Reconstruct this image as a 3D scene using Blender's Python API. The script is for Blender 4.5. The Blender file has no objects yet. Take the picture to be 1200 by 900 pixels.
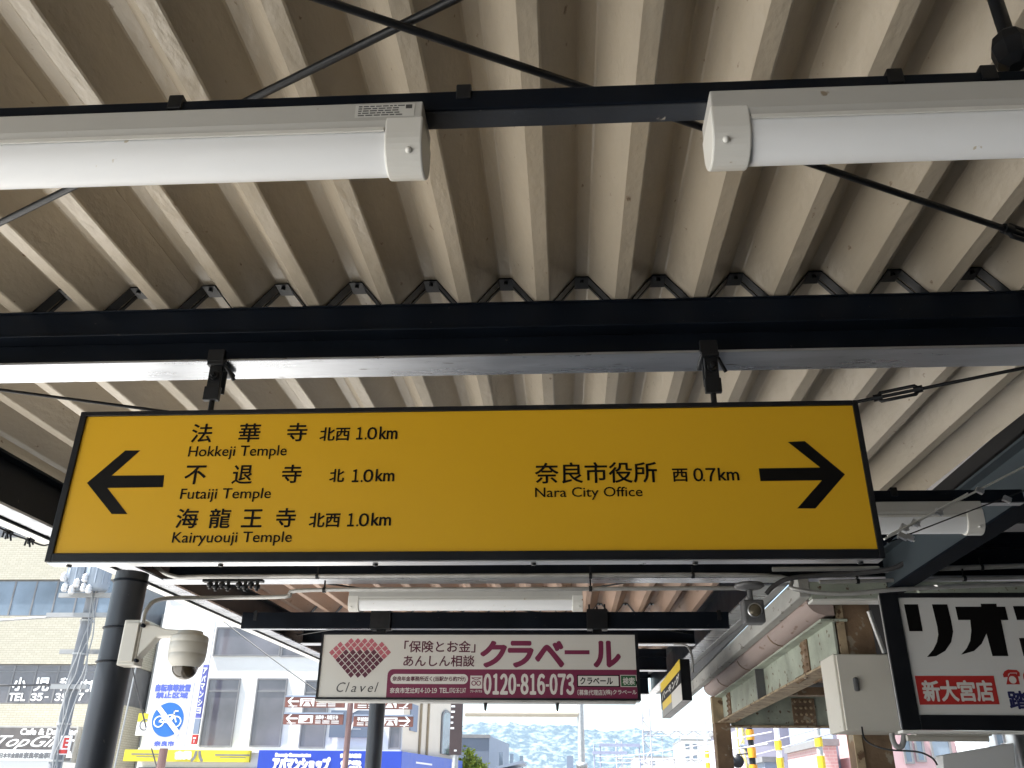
import bpy, bmesh, math, random
from mathutils import Vector, Matrix
random.seed(7)
SC = bpy.context.scene
COL = SC.collection
R = math.radians
CZ = 1.65                                   # eye height above the pavement

# ---------------------------------------------------------------- camera
th, ro, ya = R(25.75), R(0.68), R(-3.75)
FPX = 1015.0
fw = Vector((math.sin(ya)*math.cos(th), math.cos(ya)*math.cos(th), math.sin(th)))
r0 = Vector((math.cos(ya), -math.sin(ya), 0)); u0 = r0.cross(fw)
rt = math.cos(ro)*r0 + math.sin(ro)*u0
up = -math.sin(ro)*r0 + math.cos(ro)*u0
cd = bpy.data.cameras.new('camera'); cam = bpy.data.objects.new('camera', cd); COL.objects.link(cam)
M3 = Matrix((rt, up, -fw)).transposed()
cam.matrix_world = Matrix.Translation((0, 0, CZ)) @ M3.to_4x4()
cd.sensor_width = 36; cd.lens = 36*FPX/1200; cd.clip_start = 0.05; cd.clip_end = 20000
SC.camera = cam
SC.render.resolution_x, SC.render.resolution_y = 1024, 768

# ---------------------------------------------------------------- light
SUN_EL, SUN_AZ = 64, 258                    # azimuth clockwise from +Y (north = straight ahead)
w = bpy.data.worlds.new('World'); SC.world = w; w.use_nodes = True
nt = w.node_tree; bg = nt.nodes['Background']
sky = nt.nodes.new('ShaderNodeTexSky'); sky.sky_type = 'NISHITA'; sky.sun_disc = False
sky.sun_elevation = R(SUN_EL); sky.sun_rotation = R(SUN_AZ)
sky.air_density = 1.4; sky.dust_density = 2.5
nt.links.new(sky.outputs[0], bg.inputs[0]); bg.inputs[1].default_value = 0.07
sd = bpy.data.lights.new('sun', 'SUN'); sd.energy = 5.0; sd.angle = R(0.5); sd.color = (1, 0.965, 0.915)
so = bpy.data.objects.new('sun', sd); COL.objects.link(so); so.location = (-20, -20, 40)
sdir = Vector((math.sin(R(SUN_AZ))*math.cos(R(SUN_EL)), math.cos(R(SUN_AZ))*math.cos(R(SUN_EL)), math.sin(R(SUN_EL))))
so.rotation_euler = (-sdir).to_track_quat('-Z', 'Y').to_euler()
vs = SC.view_settings
vs.view_transform = 'Standard'; vs.look = 'None'; vs.gamma = 1; vs.use_curve_mapping = False
vs.exposure = 2.2
SC.cycles.max_bounces = 10; SC.cycles.diffuse_bounces = 6; SC.cycles.glossy_bounces = 4

# ---------------------------------------------------------------- rays: a point of the place at a known distance
def ray(px, py): return fw + rt*((px-600)/FPX) - up*((py-450)/FPX)
O = Vector((0, 0, CZ))
def at(px, py, Y): d = ray(px, py); return O + d*(Y/d.y)
def atz(px, py, H): d = ray(px, py); return O + d*(H/d.z)
def atx(px, py, X): d = ray(px, py); return O + d*(X/d.x)

# ---------------------------------------------------------------- mesh collector
class MB:
    def __init__(s): s.v = []; s.f = []; s.sm = []
    def add(s, vs, fs, smooth=False):
        n = len(s.v); s.v += [Vector(p) for p in vs]
        s.f += [tuple(i+n for i in f) for f in fs]; s.sm += [smooth]*len(fs); return s
    def box(s, x0, x1, y0, y1, z0, z1):
        p = [(x0,y0,z0),(x1,y0,z0),(x1,y1,z0),(x0,y1,z0),(x0,y0,z1),(x1,y0,z1),(x1,y1,z1),(x0,y1,z1)]
        return s.add(p, [(0,3,2,1),(4,5,6,7),(0,1,5,4),(1,2,6,5),(2,3,7,6),(3,0,4,7)])
    def hbox(s, x0, x1, y0, y1, h0, h1): return s.box(x0, x1, y0, y1, h0+CZ, h1+CZ)
    def obox(s, c, sx, sy, sz, m=None):
        m = m or Matrix.Identity(3); c = Vector(c); p = []
        for k in (-1, 1):
            for a, b in ((-1,-1),(1,-1),(1,1),(-1,1)): p.append(c + m @ Vector((a*sx/2, b*sy/2, k*sz/2)))
        return s.add(p, [(0,3,2,1),(4,5,6,7),(0,1,5,4),(1,2,6,5),(2,3,7,6),(3,0,4,7)])
    def prism(s, poly, d, smooth=False):              # poly: list of 3-D points, d: extrusion vector
        n = len(poly); a = [Vector(p) for p in poly]; d = Vector(d)
        s.add(a + [p+d for p in a], [tuple(range(n))[::-1], tuple(range(n, 2*n))], False)
        if smooth: s.add(a + [p+d for p in a], [])            # caps keep vertices of their own, so the sides shade evenly
        k = len(s.v)-2*n
        for i in range(n):
            j = (i+1) % n
            s.f.append((k+i, k+j, k+n+j, k+n+i)); s.sm.append(smooth)
        return s
    def tube(s, pts, r, n=10, cap=True, r1=None):
        pts = [Vector(p) for p in pts]; L = len(pts); vs = []; prev = None
        for i, p in enumerate(pts):
            t = (pts[min(i+1, L-1)] - pts[max(i-1, 0)]).normalized()
            if prev is None:
                a = t.cross(Vector((0, 0, 1)))
                if a.length < 1e-3: a = t.cross(Vector((1, 0, 0)))
            else: a = prev - t*prev.dot(t)
            a.normalize(); prev = a; b = t.cross(a)
            rr = r if r1 is None else r + (r1-r)*i/(L-1)
            for k in range(n):
                q = 2*math.pi*k/n; vs.append(p + a*rr*math.cos(q) + b*rr*math.sin(q))
        fs = []
        for i in range(L-1):
            for k in range(n):
                k2 = (k+1) % n; fs.append((i*n+k, i*n+k2, (i+1)*n+k2, (i+1)*n+k))
        s.add(vs, fs, True)
        if cap:
            s.add(vs[:n], [tuple(range(n))[::-1]]); s.add(vs[-n:], [tuple(range(n))])
        return s
    def lathe(s, prof, c, axis=(0, 0, 1), n=24, smooth=True):   # prof: (radius, offset along axis)
        ax = Vector(axis).normalized(); a = ax.cross(Vector((1, 0, 0)))
        if a.length < 1e-2: a = ax.cross(Vector((0, 1, 0)))
        a.normalize(); b = ax.cross(a); c = Vector(c); vs = []; fs = []
        for r, h in prof:
            for k in range(n):
                q = 2*math.pi*k/n; vs.append(c + ax*h + (a*math.cos(q)+b*math.sin(q))*max(r, 1e-5))
        for i in range(len(prof)-1):
            for k in range(n):
                k2 = (k+1) % n; fs.append((i*n+k, i*n+k2, (i+1)*n+k2, (i+1)*n+k))
        return s.add(vs, fs, smooth)
    def poly(s, pts): return s.add(pts, [tuple(range(len(pts)))])
    def build(s, name, m, parent=None, bevel=0, fix=True):
        me = bpy.data.meshes.new(name); me.from_pydata([tuple(p) for p in s.v], [], s.f); 
        me.polygons.foreach_set('use_smooth', s.sm); me.materials.append(m)
        if fix:
            bm = bmesh.new(); bm.from_mesh(me); bmesh.ops.recalc_face_normals(bm, faces=bm.faces); bm.to_mesh(me); bm.free()
        me.update()
        o = bpy.data.objects.new(name, me); COL.objects.link(o)
        if parent is not None:
            o.parent = parent
            if parent.type == 'EMPTY': o.location = -Vector(parent.location)
        if bevel:
            b = o.modifiers.new('bevel', 'BEVEL'); b.width = bevel; b.segments = 2; b.limit_method = 'ANGLE'; b.angle_limit = R(40)
        return o

def thing(name, label, cat, loc=(0, 0, 0), group=None):
    o = bpy.data.objects.new(name, None); COL.objects.link(o); o.location = loc
    o.empty_display_size = 0.1; return tag(o, label, cat, group)
def tag(o, label, cat, group=None):
    o['label'] = label; o['category'] = cat
    if group: o['group'] = group
    return o
def copy_tree(o, parent=None):
    c = o.copy(); COL.objects.link(c)
    if parent is not None: c.parent = parent
    for ch in list(o.children): copy_tree(ch, c)
    return c

# ---------------------------------------------------------------- materials
def lin(c):
    f = lambda v: (v/255)/12.92 if v/255 <= 0.04045 else ((v/255+0.055)/1.055)**2.4
    return (f(c[0]), f(c[1]), f(c[2]))
def mat(name, col, rough=0.6, metal=0.0, var=0.12, scale=4.0, spots=None, spot_amt=0.08, spot_scale=25, stretch=(1, 1, 1), bump=0.0, bscale=60, spec=0.5):
    m = bpy.data.materials.new(name); m.use_nodes = True; n = m.node_tree; b = n.nodes['Principled BSDF']
    b.inputs['Roughness'].default_value = rough; b.inputs['Metallic'].default_value = metal
    b.inputs['Specular IOR Level'].default_value = spec
    tc = n.nodes.new('ShaderNodeTexCoord'); mp = n.nodes.new('ShaderNodeMapping'); mp.inputs['Scale'].default_value = stretch
    n.links.new(tc.outputs['Object'], mp.inputs[0])
    nz = n.nodes.new('ShaderNodeTexNoise'); nz.inputs['Scale'].default_value = scale; nz.inputs['Detail'].default_value = 6
    n.links.new(mp.outputs[0], nz.inputs['Vector'])
    cr = n.nodes.new('ShaderNodeValToRGB'); e = cr.color_ramp.elements
    e[0].position = 0.3; e[1].position = 0.72
    e[0].color = (*[max(0, c*(1-var)) for c in col], 1); e[1].color = (*[min(1, c*(1+var)) for c in col], 1)
    n.links.new(nz.outputs['Fac'], cr.inputs[0]); out = cr.outputs[0]
    if spots:
        n2 = n.nodes.new('ShaderNodeTexNoise'); n2.inputs['Scale'].default_value = spot_scale; n2.inputs['Detail'].default_value = 4
        n.links.new(mp.outputs[0], n2.inputs['Vector'])
        c2 = n.nodes.new('ShaderNodeValToRGB'); t = 0.72 - spot_amt*1.6
        c2.color_ramp.elements[0].position = t; c2.color_ramp.elements[1].position = t+0.05
        n.links.new(n2.outputs['Fac'], c2.inputs[0])
        mx = n.nodes.new('ShaderNodeMix'); mx.data_type = 'RGBA'
        n.links.new(c2.outputs[0], mx.inputs[0]); n.links.new(out, mx.inputs[6]); mx.inputs[7].default_value = (*spots, 1)
        out = mx.outputs[2]
    n.links.new(out, b.inputs['Base Color'])
    mr = n.nodes.new('ShaderNodeMapRange'); mr.inputs[3].default_value = max(0.02, rough-0.1); mr.inputs[4].default_value = min(1, rough+0.12)
    n.links.new(nz.outputs['Fac'], mr.inputs[0]); n.links.new(mr.outputs[0], b.inputs['Roughness'])
    if bump:
        n3 = n.nodes.new('ShaderNodeTexNoise'); n3.inputs['Scale'].default_value = bscale; n3.inputs['Detail'].default_value = 5
        n.links.new(mp.outputs[0], n3.inputs['Vector'])
        bp = n.nodes.new('ShaderNodeBump'); bp.inputs['Strength'].default_value = bump; bp.inputs['Distance'].default_value = 0.01
        n.links.new(n3.outputs['Fac'], bp.inputs['Height']); n.links.new(bp.outputs[0], b.inputs['Normal'])
    return m
def brick_mat(name, c1, c2, mortar, bw, bh):
    m = bpy.data.materials.new(name); m.use_nodes = True; n = m.node_tree; b = n.nodes['Principled BSDF']; b.inputs['Roughness'].default_value = 0.75
    tc = n.nodes.new('ShaderNodeTexCoord'); sp = n.nodes.new('ShaderNodeSeparateXYZ'); cb = n.nodes.new('ShaderNodeCombineXYZ')
    ad = n.nodes.new('ShaderNodeMath')
    n.links.new(tc.outputs['Object'], sp.inputs[0]); n.links.new(sp.outputs[0], ad.inputs[0]); n.links.new(sp.outputs[1], ad.inputs[1])
    n.links.new(ad.outputs[0], cb.inputs[0]); n.links.new(sp.outputs[2], cb.inputs[1])
    t = n.nodes.new('ShaderNodeTexBrick'); t.inputs['Scale'].default_value = 1; t.inputs['Brick Width'].default_value = bw; t.inputs['Row Height'].default_value = bh
    t.inputs['Mortar Size'].default_value = bh*0.09
    t.inputs['Color1'].default_value = (*c1, 1); t.inputs['Color2'].default_value = (*c2, 1); t.inputs['Mortar'].default_value = (*mortar, 1)
    n.links.new(cb.outputs[0], t.inputs['Vector']); n.links.new(t.outputs['Color'], b.inputs['Base Color'])
    return m
def glass_mat(name, col, rough=0.08):
    m = mat(name, col, rough, 0.0, 0.35, 0.7, spec=0.9); return m

NAVY = mat('navy_paint', (0.0055, 0.008, 0.013), 0.36, 0, 0.25, 6, (0.05, 0.045, 0.04), 0.008, 60, bump=0.05, bscale=20, spec=0.12)
POSTM = mat('post_paint', (0.018, 0.022, 0.030), 0.4, 0, 0.2, 5, (0.08, 0.08, 0.08), 0.006, 30, bump=0.04, bscale=25)
FLANGE = mat('flange_reflected_light', (0.42, 0.44, 0.475), 0.28, 0.8, 0.2, 5, (0.16, 0.15, 0.14), 0.03, 30, (0.5, 3, 3), bump=0.08, bscale=35, spec=0.9)  # bright steel on the undersides: reflected ground light put into the colour
BLACK = mat('black_iron', (0.007, 0.008, 0.010), 0.42, 0, 0.3, 30, bump=0.05, spec=0.35)
ROOF = mat('roof_cream_paint', (0.385, 0.335, 0.262), 0.33, 0, 0.12, 2.6, (0.16, 0.11, 0.07), 0.014, 45, (1, 0.5, 1), bump=0.32, bscale=40)
ROOF2 = mat('roof_rust_primer', (0.42, 0.29, 0.22), 0.6, 0, 0.16, 3, (0.2, 0.11, 0.07), 0.04, 12, (1, 0.3, 1), bump=0.15)
LAMPW = mat('lamp_white_enamel', (0.66, 0.655, 0.62), 0.35, 0, 0.04, 6, (0.30, 0.20, 0.10), 0.003, 30)
HOUS = mat('lamp_housing_grey', (0.46, 0.455, 0.43), 0.4, 0, 0.05, 6, (0.25, 0.2, 0.14), 0.003, 30)
COVER = mat('lamp_opal_cover', (0.84, 0.86, 0.88), 0.42, 0, 0.015, 5, (0.6, 0.55, 0.45), 0.008, 60, spec=0.35)
YEL = mat('sign_yellow', (0.62, 0.355, 0.013), 0.38, 0, 0.02, 1.5, spec=0.35)
INK = mat('sign_ink', (0.004, 0.0035, 0.0035), 0.5, 0, 0.1, spec=0.15)
FRAME = mat('sign_frame_dark', (0.008, 0.009, 0.012), 0.35, 0, 0.2, 10, spec=0.3)
ALU = mat('aluminium', (0.62, 0.63, 0.65), 0.3, 0.9, 0.08, 10)
GALV = mat('galvanised_conduit', (0.42, 0.42, 0.41), 0.42, 0.5, 0.15, 15)
RUBBER = mat('cable_rubber', (0.05, 0.05, 0.053), 0.5, 0, 0.15, 10)
WHITEP = mat('white_paint', (0.72, 0.72, 0.69), 0.5, 0, 0.05, 3, (0.4, 0.36, 0.3), 0.01, 8)
CREAM = mat('cream_plastic', (0.47, 0.455, 0.41), 0.4, 0, 0.05, 5)
GREYD = mat('dark_grey_paint', (0.10, 0.103, 0.108), 0.5, 0, 0.1, 6)
GREY = mat('grey_paint', (0.28, 0.285, 0.285), 0.5, 0, 0.1, 6)
DOME = mat('tinted_dome', (0.045, 0.035, 0.022), 0.08, 0, 0.2, 4, spec=0.9)
CONC = mat('weathered_concrete_beam', (0.36, 0.36, 0.34), 0.8, 0, 0.22, 6, (0.18, 0.17, 0.15), 0.06, 22, (1, 0.4, 1), bump=0.3)
PINK = mat('faded_pink_gutter', (0.33, 0.262, 0.24), 0.65, 0, 0.12, 5, (0.2, 0.13, 0.1), 0.05, 14, (2, 0.4, 2))
GREEN = mat('old_pale_green_paint', (0.33, 0.365, 0.305), 0.6, 0, 0.24, 7, (0.12, 0.075, 0.045), 0.052, 21, (1, 0.8, 1), bump=0.3, bscale=40)
RUSTY = mat('rusted_steel', (0.19, 0.125, 0.075), 0.75, 0, 0.35, 7, (0.30, 0.26, 0.2), 0.07, 14, bump=0.3)
RUST = mat('rust_edge', (0.36, 0.28, 0.18), 0.75, 0, 0.35, 9, (0.14, 0.08, 0.045), 0.08, 20, bump=0.3)
DARKIN = mat('dark_deck', (0.035, 0.032, 0.030), 0.8, 0, 0.2, 3)
STATION = mat('station_shade_wall', (0.06, 0.058, 0.056), 0.7, 0, 0.12, 1)

# ---------------------------------------------------------------- lettering
_tc = {}
def glyphs(s):
    if s in _tc: return _tc[s]
    c = bpy.data.curves.new('lettering', 'FONT'); c.body = s; c.size = 1; c.resolution_u = 3
    o = bpy.data.objects.new('lettering', c); COL.objects.link(o)
    me = o.to_mesh(); vs = [(v.co.x, v.co.y) for v in me.vertices]; fs = [tuple(p.vertices) for p in me.polygons]
    o.to_mesh_clear(); bpy.data.objects.remove(o); bpy.data.curves.remove(c)
    _tc[s] = (vs, fs); return _tc[s]
FULL = {c: chr(ord(c)+0xFEE0) for c in '0123456789'}
class Face:
    """a sign face in the place: origin, right, up, outward normal"""
    def __init__(s, o, u, v): s.o = Vector(o); s.u = Vector(u).normalized(); s.v = Vector(v).normalized(); s.n = s.u.cross(s.v)
    def p(s, a, b, d=0): return s.o + s.u*a + s.v*b + s.n*d
    def text(s, mb, string, a0, a1, b0, b1, bold=0, d=0.0008, shear=0):
        vs, fs = glyphs(string)
        if not vs: return
        x0 = min(v[0] for v in vs); x1 = max(v[0] for v in vs); y0 = min(v[1] for v in vs); y1 = max(v[1] for v in vs)
        if x1-x0 < 1e-6 or y1-y0 < 1e-6: return
        sx = (a1-a0)/(x1-x0); sy = (b1-b0)/(y1-y0)
        offs = [(0, 0)]
        if bold: offs += [(bold*math.cos(q*math.pi/4), bold*math.sin(q*math.pi/4)) for q in range(8)]
        for i, (ox, oy) in enumerate(offs):
            mb.add([s.p(a0+(x-x0)*sx+ox+shear*(y-y0)*sy, b0+(y-y0)*sy+oy, d+i*0.00006*(1 if d < 0.003 else 8)) for x, y in vs], fs)
    def chars(s, mb, string, a0, a1, b0, b1, bold=0, d=0.0008, gap=0.12, hyph=0.5):
        """each character fitted into a cell of its own"""
        wts = [hyph if c in '-.' else 1 for c in string]; tot = sum(wts); x = a0; cw = (a1-a0)/tot
        for c, wgt in zip(string, wts):
            g = cw*wgt*gap/2; h = b1-b0
            if c == '-': s.rect(mb, x+g, x+cw*wgt-g, b0+h*0.38, b0+h*0.5, d)
            elif c == '.': s.rect(mb, x+cw*wgt/2-h*0.07, x+cw*wgt/2+h*0.07, b0, b0+h*0.14, d)
            elif c == 'ー': s.rect(mb, x+g, x+cw-g, b0+h*0.42, b0+h*0.57, d)
            elif c == '1': s.text(mb, FULL['1'], x+g+cw*0.12, x+cw-g-cw*0.08, b0, b1, bold, d)
            elif c != ' ': s.text(mb, FULL.get(c, c), x+g, x+cw*wgt-g, b0, b1, bold, d)
            x += cw*wgt
    def rect(s, mb, a0, a1, b0, b1, d): mb.poly([s.p(a0,b0,d), s.p(a1,b0,d), s.p(a1,b1,d), s.p(a0,b1,d)])
    def shape(s, mb, pts, d): mb.poly([s.p(a, b, d) for a, b in pts])
    def disc(s, mb, a, b, r, d, n=32, r2=None):
        if r2 is None: mb.poly([s.p(a+r*math.cos(2*math.pi*k/n), b+r*math.sin(2*math.pi*k/n), d) for k in range(n)])
        else:
            for k in range(n):
                q, p = 2*math.pi*k/n, 2*math.pi*(k+1)/n
                mb.poly([s.p(a+r2*math.cos(q), b+r2*math.sin(q), d), s.p(a+r*math.cos(q), b+r*math.sin(q), d), s.p(a+r*math.cos(p), b+r*math.sin(p), d), s.p(a+r2*math.cos(p), b+r2*math.sin(p), d)])
    def line(s, mb, pts, wd, d):
        for i in range(len(pts)-1):
            a, b = Vector(pts[i]), Vector(pts[i+1]); t = (b-a).normalized()*wd/2; n = Vector((-t.y, t.x))
            s.shape(mb, [a-t+n, a-t-n, b+t-n, b+t+n][::-1] and [a-t-n, b+t-n, b+t+n, a-t+n], d+i*0.00003)
def front(Y): return Face((0, Y, 0), (1, 0, 0), (0, 0, 1))      # face looking back along the platform; a = X, b = Z
def box_at(px0, px1, py0, py1, Y):                               # extents on the plane Y of a small rectangle seen in the photo
    ym, xm = (py0+py1)/2, (px0+px1)/2
    return at(px0, ym, Y).x, at(px1, ym, Y).x, at(xm, py1, Y).z, at(xm, py0, Y).z
def pxy(pts, Y): return [(at(x, y, Y).x, at(x, y, Y).z) for x, y in pts]

# ================================================================ SETTING
def struct(o): o['kind'] = 'structure'; return o
def ground():
    n = 40; mb = MB(); mb.box(-4000, 4000, -4000, 6000, -1, 0)
    struct(mb.build('ground', mat('dusty_ground', (0.30, 0.29, 0.27), 0.9, 0, 0.15, 0.2)))
    mb = MB(); mb.box(-60, 60, 14, 27, -0.5, 0.004)
    struct(mb.build('road', mat('asphalt', (0.09, 0.09, 0.09), 0.85, 0, 0.2, 3, bump=0.2)))
    mk = MB()
    for k in range(-8, 9): mk.box(k*6, k*6+3, 20.4, 20.55, 0, 0.008)
    mk.box(-60, 60, 14.3, 14.45, 0, 0.008); mk.box(-60, 60, 26.5, 26.65, 0, 0.008)
    struct(mk.build('road_marking', WHITEP))
    mb = MB(); mb.box(-2.3, 1.7, -7, 13.4, -0.5, 0.003)
    struct(mb.build('platform', mat('dark_platform_asphalt', (0.085, 0.083, 0.08), 0.85, 0, 0.15, 2)))
    mb = MB(); mb.box(1.701, 40, -12, 13.9, -0.5, 0.002)
    struct(mb.build('track_bed', mat('dark_ballast', (0.06, 0.054, 0.05), 0.95, 0, 0.4, 9)))
    mb = MB(); mb.box(-14, -2.301, -7, 13.4, -0.5, 0.002)
    struct(mb.build('pavement', mat('concrete_paving', (0.48, 0.47, 0.44), 0.85, 0, 0.12, 1.2, (0.3, 0.29, 0.27), 0.1, 4)))
    mb = MB(); mb.box(-14, 1.7, 13.4, 13.55, -0.5, 0.12)
    struct(mb.build('kerb', CONC))
ground()

# ================================================================ CANOPY
S = 0.0305                                   # the roof climbs along the platform
P0 = 0.2137                                  # rib pitch
def rz(Y, Z0=1.18): return Z0 + S*Y
canopy = thing('station_canopy', 'low platform canopy of cream ribbed metal roofing on black steel beams and round posts', 'canopy', (-2.19, 4.24, 0))
RH = 0.09
def rib_profile(k0, k1):
    """points (x, h) across the ribs k0..k1; each rib: valley flat 38 mm, sides, crest flat 38 mm"""
    c = 0.003; pts = []
    for k in range(k0, k1):
        x = -0.031 + k*P0
        a, b, d, e = x-0.038, x, x+0.0695, x+0.1062
        pts += [(a, 0), (b-c, 0.0), (b+c*0.5, c*0.8), (d-c*0.5, RH-c*0.8), (d+c, RH), (e-c, RH), (e+c*0.5, RH-c*0.8), (x+P0-0.038-c*0.5, c*0.8)]
    return pts
def roof_sheet(k0, k1, y0, y1, m, drop, x_cut=None):
    mb = MB(); pr = rib_profile(k0, k1)
    x = -0.031+k1*P0; pr += [(x-0.038, 0), (x-0.003, 0), (x+0.0015, 0.0024), (x+0.052, RH-0.022)]     # laps a little under the next sheet
    if x_cut is not None: pr = [p for p in pr if p[0] <= x_cut]
    ys = [y0+(y1-y0)*i/6 for i in range(7)]; n = len(pr); vs = []; t = 0.0012
    for lay in (0, 1):
        for y in ys: vs += [(px, y, CZ+rz(y)+ph-drop+lay*t) for px, ph in pr]
    fs = []; off = n*len(ys)
    for j in range(len(ys)-1):
        for i in range(n-1):
            q = (j*n+i, j*n+i+1, (j+1)*n+i+1, (j+1)*n+i); fs.append(q); fs.append(tuple(off+a for a in q[::-1]))
    for j in range(len(ys)-1):
        fs.append(((j+1)*n, j*n, off+j*n, off+(j+1)*n)); fs.append((j*n+n-1, (j+1)*n+n-1, off+(j+1)*n+n-1, off+j*n+n-1))
    for i in range(n-1): fs.append((i+1, i, off+i, off+i+1))
    mb.add(vs, fs); mb.build('roof_sheet', m, canopy, fix=False)
k = -11; i = 0
while k < 8:
    k1 = min(k+3, 8); roof_sheet(k, k1, -4.2, 4.64, ROOF, 0.003*(i % 2), 1.66); k = k1; i += 1
k = -11; i = 0
while k < 6:
    k1 = min(k+3, 6); roof_sheet(k, k1, 4.65, 12.0, ROOF2, 0.003*(i % 2), 1.20); k = k1; i += 1

XL = -2.26
def hbeam(mb, x0, x1, yc, h0, h1, wd, t=0.008, wt=0.006):
    mb.hbox(x0, x1, yc-wt/2, yc+wt/2, h0+t, h1-t); mb.hbox(x0, x1, yc-wd/2, yc+wd/2, h1-t, h1)
def flange(x0, x1, yc, h0, wd, t=0.008, m=None, p=None):
    mb = MB(); mb.hbox(x0, x1, yc-wd/2, yc+wd/2, h0, h0+t); mb.build('bottom_flange', m or FLANGE, p, 0.0015)
def cross_beam(yc, h0, h1, x0, x1, wd=0.11, sill=0.075):
    mb = MB(); hbeam(mb, x0, x1, yc, h0, h1, wd)
    b = mb.build('cross_beam', NAVY, canopy, 0.002); flange(x0, x1, yc, h0, wd, p=b)
    ms = MB(); ms.hbox(x0, x1, yc-0.045, yc+0.045, h1+0.001, h1+sill-0.003)
    ms.hbox(x0, x1, yc-0.052, yc+0.052, h1+sill-0.003, h1+sill)
    ms.build('sill_channel', NAVY, b, 0.002)
    return b
def saddle(yc, x0, x1):
    """zigzag strip on the beam that carries the ribs"""
    mb = MB(); pr = []
    k = math.ceil((x0+0.04)/P0)
    while -0.031+(k+1)*P0 < x1:
        x = -0.031+k*P0; pr += [(x-0.036, 0), (x-0.002, 0), (x+0.0705, RH), (x+0.1055, RH)]; k += 1
    for s_, hw in ((-0.012, 0.016), (0.018, 0.006)):
        for i in range(len(pr)-1):
            a, b = pr[i], pr[i+1]; t = 0.0042; z = CZ+rz(yc)-0.001-0.0045
            w_ = hw
            mb.prism([(a[0], yc+s_-w_, z+a[1]-t), (b[0], yc+s_-w_, z+b[1]-t), (b[0], yc+s_-w_, z+b[1]), (a[0], yc+s_-w_, z+a[1])], (0, 2*w_, 0))
    for i in range(2, len(pr), 4):                                # bolt plates under each crest
        x = (pr[i][0]+pr[i+1][0])/2; z = CZ+rz(yc)+RH-0.016
        mb.box(x-0.020, x+0.020, yc-0.03, yc+0.03, z+0.005, z+0.007); mb.lathe([(0, -0.008), (0.006, -0.008), (0.006, 0)], (x, yc-0.012, z+0.005), n=6, smooth=False)
    mb.build('rib_saddle', BLACK, canopy)
YB = 2.09
for yc in (-2.1, 0.0, YB):
    h1 = rz(yc)-0.082
    cross_beam(yc, h1-0.096, h1, XL+0.06, 1.60); saddle(yc, XL+0.05, 1.62)
h1 = rz(4.66)-0.085
cross_beam(4.66, 1.072, h1, XL+0.06, 3.4, 0.12); saddle(4.66, XL+0.05, 1.62)
h1 = rz(7.3)-0.085
cross_beam(7.3, h1-0.16, h1, XL+0.06, 1.03, 0.11); saddle(7.3, XL+0.05, 1.03)
h1 = rz(9.5)-0.085
cross_beam(9.5, h1-0.14, h1, XL+0.06, 1.03, 0.11)
h1 = rz(11.8)-0.085
cross_beam(11.8, h1-0.20, h1, XL+0.06, 1.03, 0.11)

def light_channel(yc, h0, hh, wd, x0, x1, clips):
    mb = MB(); mb.hbox(x0, x1, yc-wd/2, yc+wd/2, h0, h0+hh)
    o = mb.build('lamp_channel', NAVY, canopy, 0.003)
    for x in clips: MB().hbox(x-0.012, x+0.012, yc-wd/2-0.004, yc+wd/2+0.004, h0+hh*0.5, h0+hh+0.01).build('channel_clip', BLACK, o, 0.002)
    f = MB(); f.hbox(x0, x1, yc-wd/2+0.004, yc+wd/2-0.004, h0-0.003, h0-0.0005); f.build('channel_underside', mat('navy_lit_underside', (0.03, 0.034, 0.042), 0.3, 0, 0.3, 8, (0.3, 0.28, 0.25), 0.02, 40, bump=0.1) if yc < 4 else FLANGE, o)  # underside strip lighter than the channel, its lit look put into the colour
light_channel(1.055, 0.982, 0.038, 0.045, XL+0.06, 1.6, (-0.62, -0.15, 0.52, 0.66, 1.0))
light_channel(3.02, 0.962, 0.045, 0.045, -1.6, 1.6, (1.16, 0.4))
light_channel(5.72, 1.006, 0.104, 0.05, -2.14, 1.03, (-2.05, 0.97))

# longitudinal girders, following the roof
def girder(name, x, y0, y1, ht, hb, side, wd=0.10, slope=S, fm=None, wm=None):
    fm = fm or FLANGE
    mb = MB()
    def sl(x0, x1, a, b):
        mb.prism([(x0, y0, CZ+a+slope*y0), (x1, y0, CZ+a+slope*y0), (x1, y0, CZ+b+slope*y0), (x0, y0, CZ+b+slope*y0)], (0, y1-y0, slope*(y1-y0)))
    sl(x-0.004, x+0.004, hb+0.01, ht-0.01); sl(x-wd/2, x+wd/2, ht-0.01, ht)
    o = mb.build(name, wm or NAVY, canopy)
    mb = MB(); sl2 = lambda x0, x1, a, b: mb.prism([(x0, y0, CZ+a+slope*y0), (x1, y0, CZ+a+slope*y0), (x1, y0, CZ+b+slope*y0), (x0, y0, CZ+b+slope*y0)], (0, y1-y0, slope*(y1-y0)))
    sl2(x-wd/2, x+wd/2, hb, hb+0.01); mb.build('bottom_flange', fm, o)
    return o
girder('girder', XL, -4.2, 12.0, 1.14, 0.935, 1)
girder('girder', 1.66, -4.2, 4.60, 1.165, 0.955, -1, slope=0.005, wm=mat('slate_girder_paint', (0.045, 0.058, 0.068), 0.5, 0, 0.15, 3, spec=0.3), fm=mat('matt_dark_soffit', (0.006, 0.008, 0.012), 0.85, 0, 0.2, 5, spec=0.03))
gr2 = girder('girder', 1.085, 4.75, 12.0, 1.17, 0.92, -1)
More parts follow.
